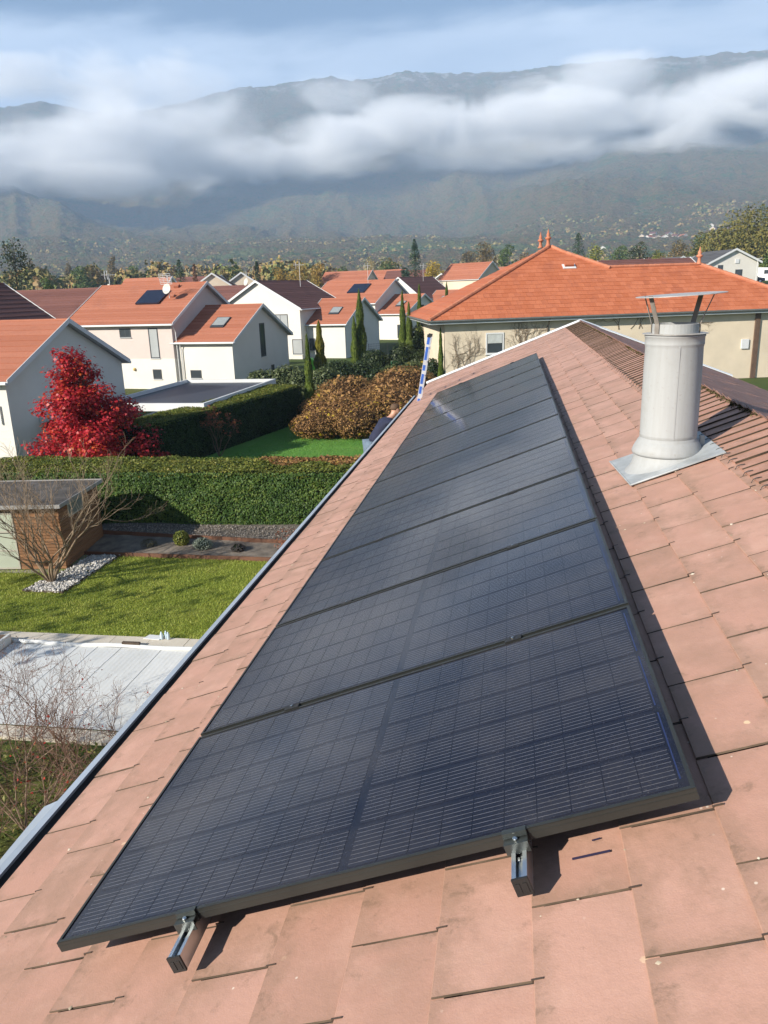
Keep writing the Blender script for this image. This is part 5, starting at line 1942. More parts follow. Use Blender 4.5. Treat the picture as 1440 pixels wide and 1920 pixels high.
# ------------------------------------------------------------------ crowns from leaf clumps
def clump_cloud(clumps, n, seed, flat=1.0):
    """leaves on and in a set of ellipsoid clumps (x,y,z,rx,ry,rz)"""
    rg = np.random.default_rng(seed)
    c = np.array(clumps, float)
    wgt = (c[:, 3] * c[:, 4] + c[:, 3] * c[:, 5] + c[:, 4] * c[:, 5])
    idx = rg.choice(len(c), n, p=wgt / wgt.sum())
    d = sphere_dirs(n, rg)
    rad = 1 - np.abs(rg.normal(0, .22, n))
    P = c[idx, :3] + d * c[idx, 3:6] * rad[:, None]
    N = unit(d / np.maximum(c[idx, 3:6], .05)) + rg.normal(0, .55, (n, 3))
    return P, N


def bush(name, loc, clumps, n, size, mat, label, cat, core=None, seed=1, aspect=.55, group=None, extra=None, trunk=True):
    o = empty(name, loc, label=label, cat=cat, group=group)
    P, N = clump_cloud(clumps, n, seed)
    keep = P[:, 2] > .02
    rg = np.random.default_rng(seed + 9)
    link('foliage', leaf_mesh('foliage', P[keep], N[keep], rg.uniform(.6, 1.4, keep.sum()) * size, mat, aspect), o)
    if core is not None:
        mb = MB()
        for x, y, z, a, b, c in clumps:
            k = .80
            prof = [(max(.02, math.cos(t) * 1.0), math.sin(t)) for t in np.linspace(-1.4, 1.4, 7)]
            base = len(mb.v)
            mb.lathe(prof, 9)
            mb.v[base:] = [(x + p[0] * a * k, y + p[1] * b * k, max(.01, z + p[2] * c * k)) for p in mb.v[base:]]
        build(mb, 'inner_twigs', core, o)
    if extra:
        for nm, m2, cnt, sz, sel in extra:
            P2, N2 = clump_cloud(clumps, cnt * 3, seed + 31)
            kk = sel(P2)
            P2, N2 = P2[kk][:cnt], N2[kk][:cnt]
            link(nm, leaf_mesh(nm, P2 + N2 * .03, N2, rg.uniform(.6, 1.3, len(P2)) * sz, m2, .7), o)
    if trunk:
        mb = MB()
        mb.tube([(0, 0, 0), (.04, .02, clumps[0][2] * .4), (.1 * math.cos(seed), .1 * math.sin(seed), clumps[0][2] * .8)], [.06, .05, .03], 6)
        build(mb, 'stem', M_BARK_D, o)
    return o


# big withered bush (three broad lobes that grow into each other)
lob = []
r_ = random.Random(4)
for i in range(26):
    t = i / 25
    x = -4.0 + 8.0 * r_.random()
    y = -8 + 15.5 * r_.random()
    ex = (x / 4.4) ** 2 + ((y + .3) / 8.8) ** 2
    if ex > 1.05:
        x *= .7
        y *= .7
        ex *= .5
    ht = 2.05 * (1 - .45 * ex)
    lob.append((x, y, ht * .55, 1.5, 1.7, ht * .62))
lob += [(-.8, -5.2, 1.0, 2.3, 2.3, 1.15), (1.6, -3.5, 1.1, 2.4, 2.4, 1.35), (-2.0, 0, 1.2, 2.4, 2.8, 1.6), (1.2, 3, 1.3, 2.6, 3, 1.75)]
bush('withered_bush', (-6.9, 47.2, 0), lob, 105000, .10, G_BROWN, 'huge rounded brown withered bush with scattered yellow leaves on the far lawn', 'bush', M_CORE_BROWN, 3, .6,
     extra=[('yellow_leaves', G_YELLOW, 1300, .21, lambda P: (P[:, 2] < 1.9) & (P[:, 1] < 3)), ('upright_stems', G_BROWN, 3500, .26, lambda P: P[:, 2] > 1.7)])


def cypress(x, y, h, w, label, mat=None, seed=1, n=7000, lean=(0, 0)):
    o = empty('cypress', (x, y, 0), label=label, cat='cypress', group='slender cypresses among the gardens')
    rg = np.random.default_rng(seed)
    z = h * (1 - rg.random(n) ** .75)
    t = z / h
    prof = np.clip(np.minimum(1, (t + .02) / .12), 0, 1) * np.clip(1 - t, 0, 1) ** .62 * (1 + .16 * np.sin(t * 21 + seed))
    a = rg.uniform(0, 2 * np.pi, n)
    rib = 1 + .22 * (vnoise(a * 3.2 + seed, t * 7.0, seed) - .5)
    rr = w / 2 * prof * rib * (1 - np.abs(rg.normal(0, .13, n)))
    P = np.stack([np.cos(a) * rr + lean[0] * t, np.sin(a) * rr + lean[1] * t, z + .05], -1)
    N = np.stack([np.cos(a), np.sin(a), np.full(n, .25)], -1) + rg.normal(0, .35, (n, 3))
    # needles as upright slivers
    up = np.stack([np.cos(a) * .12, np.sin(a) * .12, np.ones(n)], -1) + rg.normal(0, .18, (n, 3))
    up = unit(up)
    side = unit(np.cross(up, N))
    s = (rg.uniform(.6, 1.4, n) * .22 * (1 - .4 * t))[:, None]
    V = np.stack([P - up * s * .5, P + side * s * .2, P + up * s * .6, P - side * s * .2], 1).reshape(-1, 3)
    link('foliage', np_mesh('foliage', V, np.arange(len(V)).reshape(-1, 4), mat or G_CYPRESS), o)
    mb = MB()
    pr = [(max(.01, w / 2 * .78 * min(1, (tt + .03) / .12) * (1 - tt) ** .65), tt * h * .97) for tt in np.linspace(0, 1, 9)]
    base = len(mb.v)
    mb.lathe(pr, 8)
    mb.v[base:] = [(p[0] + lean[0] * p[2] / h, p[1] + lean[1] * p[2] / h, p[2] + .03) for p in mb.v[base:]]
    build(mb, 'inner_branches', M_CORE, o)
    build(MB().tube([(0, 0, 0), (0, 0, .6)], [.09, .07], 6), 'trunk', M_BARK_D, o)
    return o


cypress(-11.3, 46.7, 5.35, .74, 'slim green cypress at the end of the dark clipped hedge, nearest of the cypresses', None, 1)
cypress(-16.45, 71.1, 5.3, 1.35, 'golden yellow cypress in front of the white house wall', G_CYPRESS_GOLD, 2)
cypress(-12.15, 66.4, 5.7, 1.05, 'shorter green cypress leaning on the tallest one left of the pair by the beige house', None, 3)
cypress(-11.75, 67.2, 8.0, 1.45, 'tall broad green cypress behind the round dark bush', None, 4)
cypress(-8.75, 73.0, 7.75, 1.05, 'left one of the close trio of cypresses by the ladder', None, 5)
cypress(-8.05, 72.2, 6.7, 1.1, 'shorter middle cypress of the close trio by the ladder', None, 6)
cypress(-7.65, 77.5, 8.3, 1.05, 'right dark cypress of the close trio by the ladder', None, 7)
cypress(-7.35, 107.9, 8.6, 1.15, 'far cypress in front of the orange wing beside the beige roof', None, 8)
cypress(-4.1, 60.5, 4.9, .55, 'narrow cypress hugging the corner of the beige house', None, 9)

bush('round_bush', (-14.6, 52.3, 0), [(-1.5, 0, 1.3, 1.6, 1.6, 1.5), (.2, .3, 1.5, 1.5, 1.5, 1.55), (1.3, -.3, 1.3, 1.2, 1.4, 1.5)], 9000, .16, G_OLIVE, 'pale grey green rounded bush behind the slim cypress', 'bush', M_CORE, 11)
bush('round_bush', (-11.4, 51.5, 0), [(0, 0, 1.4, 1.45, 1.5, 1.55), (-.6, -.4, 1.0, 1.2, 1.2, 1.2)], 7000, .15, G_OLIVE, 'mottled green round bush right of the slim cypress', 'bush', M_CORE, 12)
bush('round_bush', (-12.0, 58.5, 0), [(0, 0, 1.3, 1.9, 1.6, 1.5), (1.6, .5, 1.2, 1.4, 1.4, 1.5), (3.0, 0, 1.0, 1.2, 1.2, 1.2)], 9000, .16, G_DARKBUSH, 'dark wide bush under the golden cypress', 'bush', M_CORE, 13)
bush('round_bush', (-9.9, 63.0, 0), [(0, 0, 1.5, 1.45, 1.4, 1.75)], 7000, .15, G_DARKBUSH, 'dark round bush right of the tallest cypress', 'bush', M_CORE, 14)
bush('round_bush', (-7.4, 62.5, 0), [(-1, 0, .9, 1.6, 1.4, 1.1), (.8, .6, 1.0, 1.4, 1.4, 1.2)], 7000, .15, G_OLIVE, 'loose mottled bush with a few yellow leaves below the green fence', 'bush', M_CORE, 15,
     extra=[('yellow_leaves', G_YELLOW, 40, .3, lambda P: P[:, 2] > .7)])
bush('round_bush', (-7.2, 69.5, 0), [(-1.2, 0, 1.4, 1.4, 1.5, 1.9), (.2, 0, 1.2, 1.2, 1.2, 1.5)], 6000, .16, G_DARKBUSH, 'tall dark bush left of the close trio of cypresses', 'bush', M_CORE, 16)
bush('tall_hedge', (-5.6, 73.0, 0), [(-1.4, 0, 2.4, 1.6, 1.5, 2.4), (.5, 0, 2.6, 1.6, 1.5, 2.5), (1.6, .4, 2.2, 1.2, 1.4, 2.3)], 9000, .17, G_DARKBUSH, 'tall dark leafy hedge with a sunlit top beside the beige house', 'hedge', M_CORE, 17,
     extra=[('sunlit_leaves', G_HEDGE_TOP, 1500, .17, lambda P: P[:, 2] > 4.0)])  # lighter leaf colour on the top paints the sunlight there
bush('round_bush', (-4.9, 61.3, 0), [(0, 0, 1.2, .9, .9, 1.35)], 3000, .14, G_DARKBUSH, 'small round dark bush at the corner of the beige house', 'bush', M_CORE, 18)
bush('round_bush', (-18.6, 62.0, 0), [(-1.0, 0, .8, 1.1, .8, .9), (.8, .3, .9, 1.0, .8, 1.0)], 4000, .16, G_OLIVE, 'light green shrub against the white gable behind the carport', 'bush', M_CORE, 19)
bush('round_bush', (-23.0, 37.6, 0), [(0, 0, .55, .55, .6, .75)], 2200, .11, G_DARKBUSH, 'small dark green bush against the white gable left of the red maple', 'bush', M_CORE, 20)
bush('yellow_shrub', (-9.25, 21.16, .1), [(0, 0, .24, .27, .25, .27)], 1600, .055, G_HEDGE_TOP, 'small rounded yellow green shrub in the planting bed', 'shrub', M_CORE, 21, group='small plants in the planting bed', trunk=False)
bush('silver_shrub', (-8.4, 20.86, .1), [(0, 0, .16, .34, .28, .22)], 1900, .05, G_SILVER, 'low silver leaved shrub in the planting bed', 'shrub', M_CORE, 22, .35, group='small plants in the planting bed', trunk=False)
bush('dark_shrub', (-7.15, 20.68, .1), [(0, 0, .12, .24, .22, .17)], 1000, .045, leaf_mat('purplish_leaves', [(.1, (.035, .03, .03)), (.9, (.11, .09, .09))], .7, .05, 5), 'low dark purplish shrub in the planting bed', 'shrub', M_CORE, 23, .3, group='small plants in the planting bed', trunk=False)
bush('dry_shrub', (-10.3, 20.95, .1), [(0, 0, .12, .30, .25, .16)], 700, .05, leaf_mat('dry_leaves', [(.1, (.05, .05, .025)), (.9, (.11, .10, .05))], .8, .05, 5), 'thin dry shrub in the shaded part of the planting bed', 'shrub', None, 24, .25, group='small plants in the planting bed', trunk=False)
bush('low_shrub', (-5.55, 20.9, .1), [(0, 0, .3, .5, .35, .45)], 260, .06, G_RUST, 'thin shrub with rusty red leaves where the hedge meets the gutter', 'shrub', None, 25, .5, group='small plants in the planting bed', trunk=True)


# ------------------------------------------------------------------ red maple
def red_maple():
    loc = (-17.35, 30.6, 0)
    o = empty('maple_tree', loc, label='scarlet red maple tree behind the laurel hedge, before the white gable', cat='tree')
    r_ = random.Random(21)
    clumps, mb = [], MB()
    mb.tube([(0, 0, 0), (.05, 0, 1.5), (-.1, .05, 3.0), (-.35, 0, 4.4)], [.11, .09, .06, .02], 7)
    H = 5.45
    tiers = [(0.55, 2.6, 12), (1.15, 2.55, 12), (1.75, 2.45, 12), (2.35, 2.0, 10), (2.95, 1.55, 9), (3.5, 1.25, 8), (4.05, 1.05, 6), (4.6, .75, 4), (5.05, .35, 2)]
    for z, rad, n in tiers:
        for i in range(int(n * 1.9)):
            a = r_.uniform(0, 6.283)
            rr = rad * r_.uniform(.15, 1.0)
            zz = z + r_.gauss(0, .26)
            cx, cy = math.cos(a) * rr * 1.03, math.sin(a) * rr
            cx += -.38 * max(0, zz - 2.6) / 2 + .25 * max(0, 2.0 - zz)
            s = r_.uniform(.28, .58)
            clumps.append((cx, cy, zz, s * 1.35, s * 1.35, s * .62))
            mb.tube([(-.1 * zz / 3, 0, max(.3, zz - .55)), (cx * .55, cy * .55, zz - .15), (cx, cy, zz)], [.03, .018, .006], 4, False)
    P, N = clump_cloud([(a * 1.1, b * 1.1, c * 1.04, d, e, f * 1.1) for a, b, c, d, e, f in clumps], 26000, 77)
    P = P + np.random.default_rng(6).normal(0, .10, P.shape)
    N = N * .6 + np.array([0, 0, .7])
    rg = np.random.default_rng(5)
    link('crown', leaf_mesh('crown', P, N, rg.uniform(.6, 1.35, len(P)) * .145, G_RED, .8), o)
    build(mb, 'trunk', M_BARK_D, o)


red_maple()


# ------------------------------------------------------------------ carport
def carport():
    o = empty('carport', (-14.6, 37.2, 0), (0, 0, R(-3)), label='white flat roofed carport with a dark slatted top behind the dark hedge', cat='carport')
    L, D, H = 6.4, 11.2, 2.5
    f = MB()
    f.box((-L, 0, H - .42), (0, .14, H))
    f.box((-L, D - .14, H - .42), (0, D, H))
    f.box((-L, .14, H - .42), (-L + .14, D - .14, H))
    f.box((-.14, .14, H - .42), (0, D - .14, H))
    build(f, 'frame', M_TRIM, o)
    ins = MB()
    ins.box((-.16, .16, H - .30), (-.142, D - .16, H - .02))
    build(ins, 'inner_lining', M_PLASTIC, o)
    sl = simple('dark_roof_slats', (.032, .038, .05), .4, .1, 2, metal=.3)
    n = 46
    for i in range(n):
        y = .2 + i * (D - .4) / n
        build(MB().box((-L + .16, y, H - .24), (-.17, y + (D - .4) / n - .03, H - .20)), 'slat', sl, o)
    for x, y in ((-L + .1, .07), (-.1, .07), (-L + .1, D - .07), (-.1, D - .07)):
        build(MB().box((x - .07, y - .07 + .001, 0), (x + .07, y + .07 - .001, H - .42)), 'post', M_TRIM, o)


carport()
sheet('paving', [(-24, 36), (-14.2, 36), (-13.6, 50), (-24, 51)], .002, simple('pale_paving', (.42, .38, .33), .9, .15, .6), kind='structure')


# ------------------------------------------------------------------ ladder and the man working at the eave
def build_ladder(loc_bottom, loc_top, label, name='ladder', sections=True):
    a, b = Vector(loc_bottom), Vector(loc_top)
    o = empty(name, a, label=label, cat='ladder', group='ladders leaning on the gutter')
    ax = (b - a)
    L = ax.length
    d = ax.normalized()
    side = Vector((-.03, 1, 0)).normalized()
    side = (side - d * side.dot(d)).normalized()
    nr = d.cross(side)
    alu, blue = simple('ladder_aluminium', (.66, .68, .71), .35, .06, 4, metal=.5), simple('blue_label', (.035, .11, .42), .5, .15, 9)
    for s in (-1, 1):
        c = d * L / 2 + side * s * .20
        st = build(MB().obox(c, d * L / 2, side * .012, nr * .036), 'stile', alu, o)
        mb = MB()
        k = 0
        t = .15
        while t < L - .1:
            ln = (.20, .11, .26, .15)[k % 4]
            mb.obox(d * (t + ln / 2) + side * (s * .20) + nr * -.0372, d * ln / 2, side * .010, nr * .0012)
            mb.obox(d * (t + ln / 2) + side * (s * .2128), d * ln / 2, side * .0008, nr * .026)
            t += ln + (.07, .10, .05)[k % 3]
            k += 1
        build(mb, 'label_strip', blue, st)
        build(MB().obox(d * (L + .02) + side * s * .20, d * .03, side * .015, nr * .040), 'end_cap', M_PLASTIC, o)
    t = .22
    while t < L - .1:
        build(MB().tube([d * t - side * .19, d * t + side * .19], .014, 6), 'rung', alu, o)
        t += .28
    return o


build_ladder((-1.55, 14.05, 0), (-.27, 14.2, 7.05), 'long aluminium ladder with blue labels standing up past the far end of the gutter')


def build_man():
    # work platform that carries him, just below the eave
    pl = empty('work_platform', (-1.22, 13.05, 0), label='narrow aluminium work platform below the eave carrying the workman', cat='work platform')
    alu = bpy.data.materials['ladder_aluminium']
    PZ = 4.40
    build(MB().box((-.30, -.7, PZ - .06), (.30, .7, PZ)), 'board', alu, pl)
    for x in (-.26, .26):
        for y in (-.66, .66):
            build(MB().tube([(x, y, 0), (x, y, PZ - .06)], .024, 8), 'leg', alu, pl)
    for y in (-.66, .66):
        for z in (1.2, 2.4, 3.6):
            build(MB().tube([(-.26, y, z), (.26, y, z)], .018, 6), 'cross_bar', alu, pl)
    man = empty('person', (-1.27, 13.37, PZ), (0, 0, R(35)), label='workman in a dark blue jacket and jeans bending over beside the gutter', cat='person')
    # local frame: x forward (towards the roof), y left, z up; crouching, trunk bent forward
    skin = simple('skin', (.50, .27, .19), .5, .08, 9)
    jacket = simple('navy_jacket', (.018, .022, .05), .85, .2, 9, bump=.5, bscale=25)
    jeans = simple('faded_jeans', (.11, .15, .20), .9, .2, 12, bump=.4, bscale=30)
    hairm = simple('short_hair', (.10, .06, .035), .8, .2, 30)

    def skinned(name, joints, edges, mat, root=0, parent=man, lev=2):
        me = bpy.data.meshes.new(name)
        me.from_pydata([j[0] for j in joints], edges, [])
        o = bpy.data.objects.new(name, me)
        COL.objects.link(o)
        o.parent = parent
        me.materials.append(mat)
        md = o.modifiers.new('skin', 'SKIN')
        for i, j in enumerate(joints):
            sv = me.skin_vertices[0].data[i]
            r = j[1]
            sv.radius = (r, r) if not hasattr(r, '__len__') else r
            sv.use_root = (i == root)
        md.use_smooth_shade = True
        sb = o.modifiers.new('sub', 'SUBSURF')
        sb.levels = sb.render_levels = lev
        return o
    hip = (-.12, 0, .62)
    # body: one continuous figure (skin); trousers, jacket and hair are laid over it
    body = [(hip, .125), ((.02, 0, .78), .125), ((.16, 0, .94), .135), ((.27, 0, 1.06), .10), ((.33, 0, 1.13), .052), ((.385, 0, 1.19), .058),
            ((.425, 0, 1.245), .092), ((.43, 0, 1.30), .080),
            # left arm
            ((.25, .17, 1.03), .062), ((.36, .24, .82), .046), ((.55, .18, .80), .034), ((.61, .165, .80), .036),
            # right arm
            ((.25, -.17, 1.03), .062), ((.37, -.25, .83), .046), ((.57, -.17, .82), .034), ((.63, -.15, .82), .036),
            # left leg
            ((-.10, .10, .58), .095), ((.22, .15, .47), .066), ((.02, .13, .10), .045), ((.13, .135, .035), .036),
            # right leg
            ((-.10, -.10, .58), .095), ((.20, -.15, .46), .066), ((.0, -.13, .10), .045), ((.11, -.135, .035), .036)]
    ed = [(0, 1), (1, 2), (2, 3), (3, 4), (4, 5), (5, 6), (6, 7), (3, 8), (8, 9), (9, 10), (10, 11), (3, 12), (12, 13), (13, 14), (14, 15), (0, 16), (16, 17), (17, 18), (18, 19), (0, 20), (20, 21), (21, 22), (22, 23)]
    skinned('body', body, ed, skin)
    jk = [(0, 1, 1.13), (1, 2, 1.13), (2, 3, 1.14), (3, 8, 1.2), (8, 9, 1.22), (9, 10, 1.25), (3, 12, 1.2), (12, 13, 1.22), (13, 14, 1.25), (3, 4, 1)]
    keep = [0, 1, 2, 3, 8, 9, 10, 12, 13, 14, 4]
    mp = {k: i for i, k in enumerate(keep)}
    skinned('jacket', [(body[k][0], body[k][1] * (1.42 if k == 4 else 1.20) + .006) for k in keep], [(mp[a], mp[b]) for a, b, _ in jk], jacket)
    keep = [0, 16, 17, 18, 20, 21, 22]
    mp = {k: i for i, k in enumerate(keep)}
    skinned('trousers', [(body[k][0], body[k][1] * 1.16 + .008) for k in keep], [(mp[a], mp[b]) for a, b in ((0, 16), (16, 17), (17, 18), (0, 20), (20, 21), (21, 22))], jeans)
    # head details
    hd = Vector((.43, 0, 1.265))
    build(MB().lathe([(.02, -.02), (.085, 0), (.097, .04), (.085, .08), (.05, .105), (.01, .115)], 16, (hd.x - .015, 0, hd.z + .01)), 'hair', hairm, man, True)
    for s in (-1, 1):
        build(MB().obox((hd.x - .005, s * .098, hd.z), (.018, 0, .01), (0, .010, 0), (-.006, 0, .03)), 'ear', skin, man)
        build(MB().lathe([(.004, -.008), (.010, 0), (.004, .008)], 8, (hd.x + .088, s * .032, hd.z + .0)), 'eye', M_PLASTIC, man, True)
        build(MB().obox((.12 if s > 0 else .10, s * .135, .035), (.135, 0, 0), (0, .05, 0), (0, 0, .035)), 'shoe', M_PLASTIC, man)
        # fingers
        px, pz = (.61, .80) if s > 0 else (.63, .82)
        py = .165 if s > 0 else -.15
        f = MB()
        for q in range(4):
            y = py + (q - 1.5) * .019
            ln = (.070, .078, .074, .058)[q]
            f.tube([(px + .01, y, pz + .004), (px + .01 + ln * .55, y, pz - .006), (px + .008 + ln * .85, y, pz - .03)], [.0095, .009, .007], 6)
        f.tube([(px - .02, py - s * .03, pz), (px + .02, py - s * .055, pz - .01), (px + .05, py - s * .05, pz - .022)], [.011, .010, .008], 6)
        build(f, 'fingers', skin, man, True)
    nose = MB().obox((hd.x + .098, 0, hd.z - .018), (.012, 0, -.006), (0, .011, 0), (.004, 0, .02))
    build(nose, 'nose', skin, man)


build_man()
# ================================================================== FAR VILLAGE AND TREES
FAR_LEAF = {
    'dark': leaf_mat('far_dark_leaves', [(.1, (0.027, 0.042, 0.018)), (.5, (0.053, 0.068, 0.030)), (.9, (0.105, 0.098, 0.045))], .7, .1, .4),
    'green': leaf_mat('far_green_leaves', [(.1, (0.038, 0.075, 0.021)), (.5, (0.090, 0.143, 0.036)), (.9, (0.165, 0.195, 0.053))], .7, .15, .3),
    'yellowgreen': leaf_mat('far_yellow_green_leaves', [(.1, (0.090, 0.120, 0.024)), (.5, (0.195, 0.210, 0.039)), (.9, (0.330, 0.300, 0.075))], .7, .15, .3),
    'autumn': leaf_mat('far_amber_leaves', [(.1, (0.135, 0.105, 0.027)), (.4, (0.300, 0.195, 0.038)), (.7, (0.480, 0.300, 0.053)), (.9, (0.330, 0.240, 0.075))], .7, .2, .22),
    'gold': leaf_mat('far_gold_leaves', [(.1, (0.195, 0.143, 0.024)), (.5, (0.450, 0.307, 0.033)), (.9, (0.600, 0.465, 0.075))], .7, .2, .3),
    'brown': leaf_mat('far_brown_leaves', [(.1, (0.090, 0.075, 0.030)), (.5, (0.188, 0.143, 0.057)), (.9, (0.300, 0.195, 0.075))], .7, .15, .2),
    'pale': leaf_mat('far_pale_leaves', [(.1, (0.210, 0.180, 0.083)), (.5, (0.390, 0.323, 0.150)), (.9, (0.510, 0.435, 0.225))], .7, .2, .3),
    'rust': leaf_mat('far_rust_leaves', [(.1, (0.075, 0.038, 0.024)), (.5, (0.180, 0.090, 0.053)), (.9, (0.285, 0.150, 0.083))], .7, .1, .4),
    'fir': leaf_mat('far_fir_needles', [(.1, (0.012, 0.030, 0.018)), (.5, (0.027, 0.063, 0.033)), (.9, (0.060, 0.108, 0.051))], .7, .05, .4),
    'woods': leaf_mat('far_wood_leaves', [(.1, (0.060, 0.068, 0.021)), (.35, (0.128, 0.128, 0.036)), (.6, (0.225, 0.180, 0.045)), (.8, (0.150, 0.165, 0.045)), (.95, (0.360, 0.210, 0.045))], .7, .15, .16),
}
FAR_TREES = [
    ('dark', -81.2, 123.6, 17.9, 7.4, 'big half bare dark tree at the left edge beyond the brown roofs', 'broad'),
    ('green', -87.8, 143.0, 12.6, 3.8, 'small domed green tree just right of the dark tree at the left edge', 'round'),
    ('brown', -191.2, 371.5, 28.6, 6.2, 'tall hazy brown poplar standing out over the dark brown roof', 'poplar'),
    ('brown', -175.0, 277.2, 22.3, 5.0, 'slim brownish tree behind the dome shaped green tree', 'poplar'),
    ('fir', -65.2, 154.7, 15.0, 7.4, 'broad dark cedar behind the rooftop antenna of the orange house', 'conifer'),
    ('rust', -60.6, 151.2, 13.9, 2.7, 'slim rust brown conifer right of the broad dark cedar', 'conifer'),
    ('green', -63.3, 166.3, 13.2, 3.0, 'small green tree right of the rust brown conifer', 'round'),
    ('fir', -49.1, 155.4, 14.1, 2.5, 'narrow dark green cone shaped tree above the white gable with brown roof', 'cone'),
    ('autumn', -63.5, 218.9, 14.9, 6.3, 'amber tree left in the row behind the brown roofs', 'round'),
    ('autumn', -55.1, 210.9, 16.2, 8.5, 'wide amber tree in the middle behind the brown roofs', 'broad'),
    ('autumn', -54.3, 231.8, 16.0, 6.6, 'greenish amber tree right in the row behind the brown roofs', 'round'),
    ('pale', -43.9, 254.3, 18.2, 5.4, 'pale straw coloured slim tree behind the orange roof', 'poplar'),
    ('green', -50.3, 242.9, 14.9, 6.9, 'green tree left of the pale straw coloured tree', 'round'),
    ('fir', -24.9, 196.6, 13.4, 4.1, 'rounded dark evergreen left of the tall ragged fir', 'round'),
    ('fir', -19.8, 177.0, 18.2, 7.6, 'tall ragged fir with open whorls of branches in the middle of the village', 'ragged'),
    ('gold', -18.7, 207.3, 14.4, 7.2, 'golden weeping tree right of the tall ragged fir', 'broad'),
    ('gold', -14.9, 217.7, 13.6, 5.4, 'smaller golden tree left of the grey slate roof', 'round'),
    ('brown', -9.2, 298.1, 22.9, 10.3, 'large brownish tree behind the far orange roofed house', 'broad'),
    ('green', 0.4, 278.3, 21.3, 7.7, 'green tree left of the clay finials on the beige house', 'round'),
    ('brown', 6.1, 298.2, 18.7, 8.2, 'brownish tree just left of the clay finials', 'round'),
    ('fir', 15.3, 177.7, 18.1, 5.2, 'dense dark blue green fir behind the peak of the orange roof', 'cone'),
    ('yellowgreen', 20.6, 197.4, 16.9, 4.7, 'yellow green birch like tree right of the dark fir', 'poplar'),
    ('green', 43.1, 325.6, 20.8, 10.0, 'hazy green tree beyond the yellow green birch', 'broad'),
    ('dark', 32.2, 206.0, 16.8, 6.2, 'olive brown rounded tree over the lower orange ridge', 'round'),
    ('yellowgreen', 41.6, 234.9, 16.0, 5.9, 'yellowish tree right of the olive brown rounded tree', 'round'),
    ('green', 55.9, 252.5, 20.4, 7.9, 'bright green tree behind the white gable on the right', 'round'),
    ('brown', 62.1, 312.5, 20.8, 10.1, 'brown tree left of the white gable on the right', 'broad'),
    ('woods', 56.1, 232.0, 19.2, 14.0, 'first mixed tree of the wood on the right, nearest the white gable', 'broad'),
    ('woods', 58.4, 221.1, 21.7, 15.5, 'second mixed tree of the wood on the right, above the mast', 'broad'),
    ('woods', 60.4, 210.2, 22.5, 17.0, 'largest mixed tree of the wood at the right edge', 'broad'),
    ('woods', 66.4, 203.8, 22.5, 17.0, 'outermost mixed tree of the wood, partly out of the picture on the right', 'broad'),
    ('brown', -249.2, 431.0, 28.8, 6.2, 'faint hazy poplar far behind the brown roofs on the left', 'poplar'),
    ('green', -145.9, 259.7, 18.7, 8.2, 'far hazy green tree left of the brown poplar', 'broad'),
    ('brown', -152.4, 278.9, 19.9, 8.8, 'far hazy brown tree left of the brown poplar', 'broad'),
    ('green', -152.2, 312.8, 20.0, 9.6, 'far dull green tree between poplar and cedar', 'broad'),
    ('dark', -136.3, 298.2, 18.5, 9.1, 'far dull dark tree left of the cedar', 'broad'),
    ('autumn', -97.9, 281.4, 17.4, 7.0, 'far amber tree between the cone shaped tree and the cedar', 'round'),
    ('green', -47.2, 314.6, 18.3, 9.7, 'far green tree left of the tall ragged fir', 'broad'),
    ('brown', -20.2, 417.7, 25.3, 10.4, 'far brown tree right of the tall ragged fir', 'broad'),
    ('pale', -6.3, 478.2, 24.8, 9.9, 'far pale tree beside the white church tower', 'broad'),
    ('green', 18.4, 297.8, 17.3, 8.2, 'far green tree behind the right hip of the beige house', 'round'),
    ('brown', -87.8, 242.5, 15.5, 5.4, 'far brown tree right of the cedar', 'round'),
    ('green', 52.9, 171.9, 13.0, 4.9, 'small green tree behind the white van', 'round')]


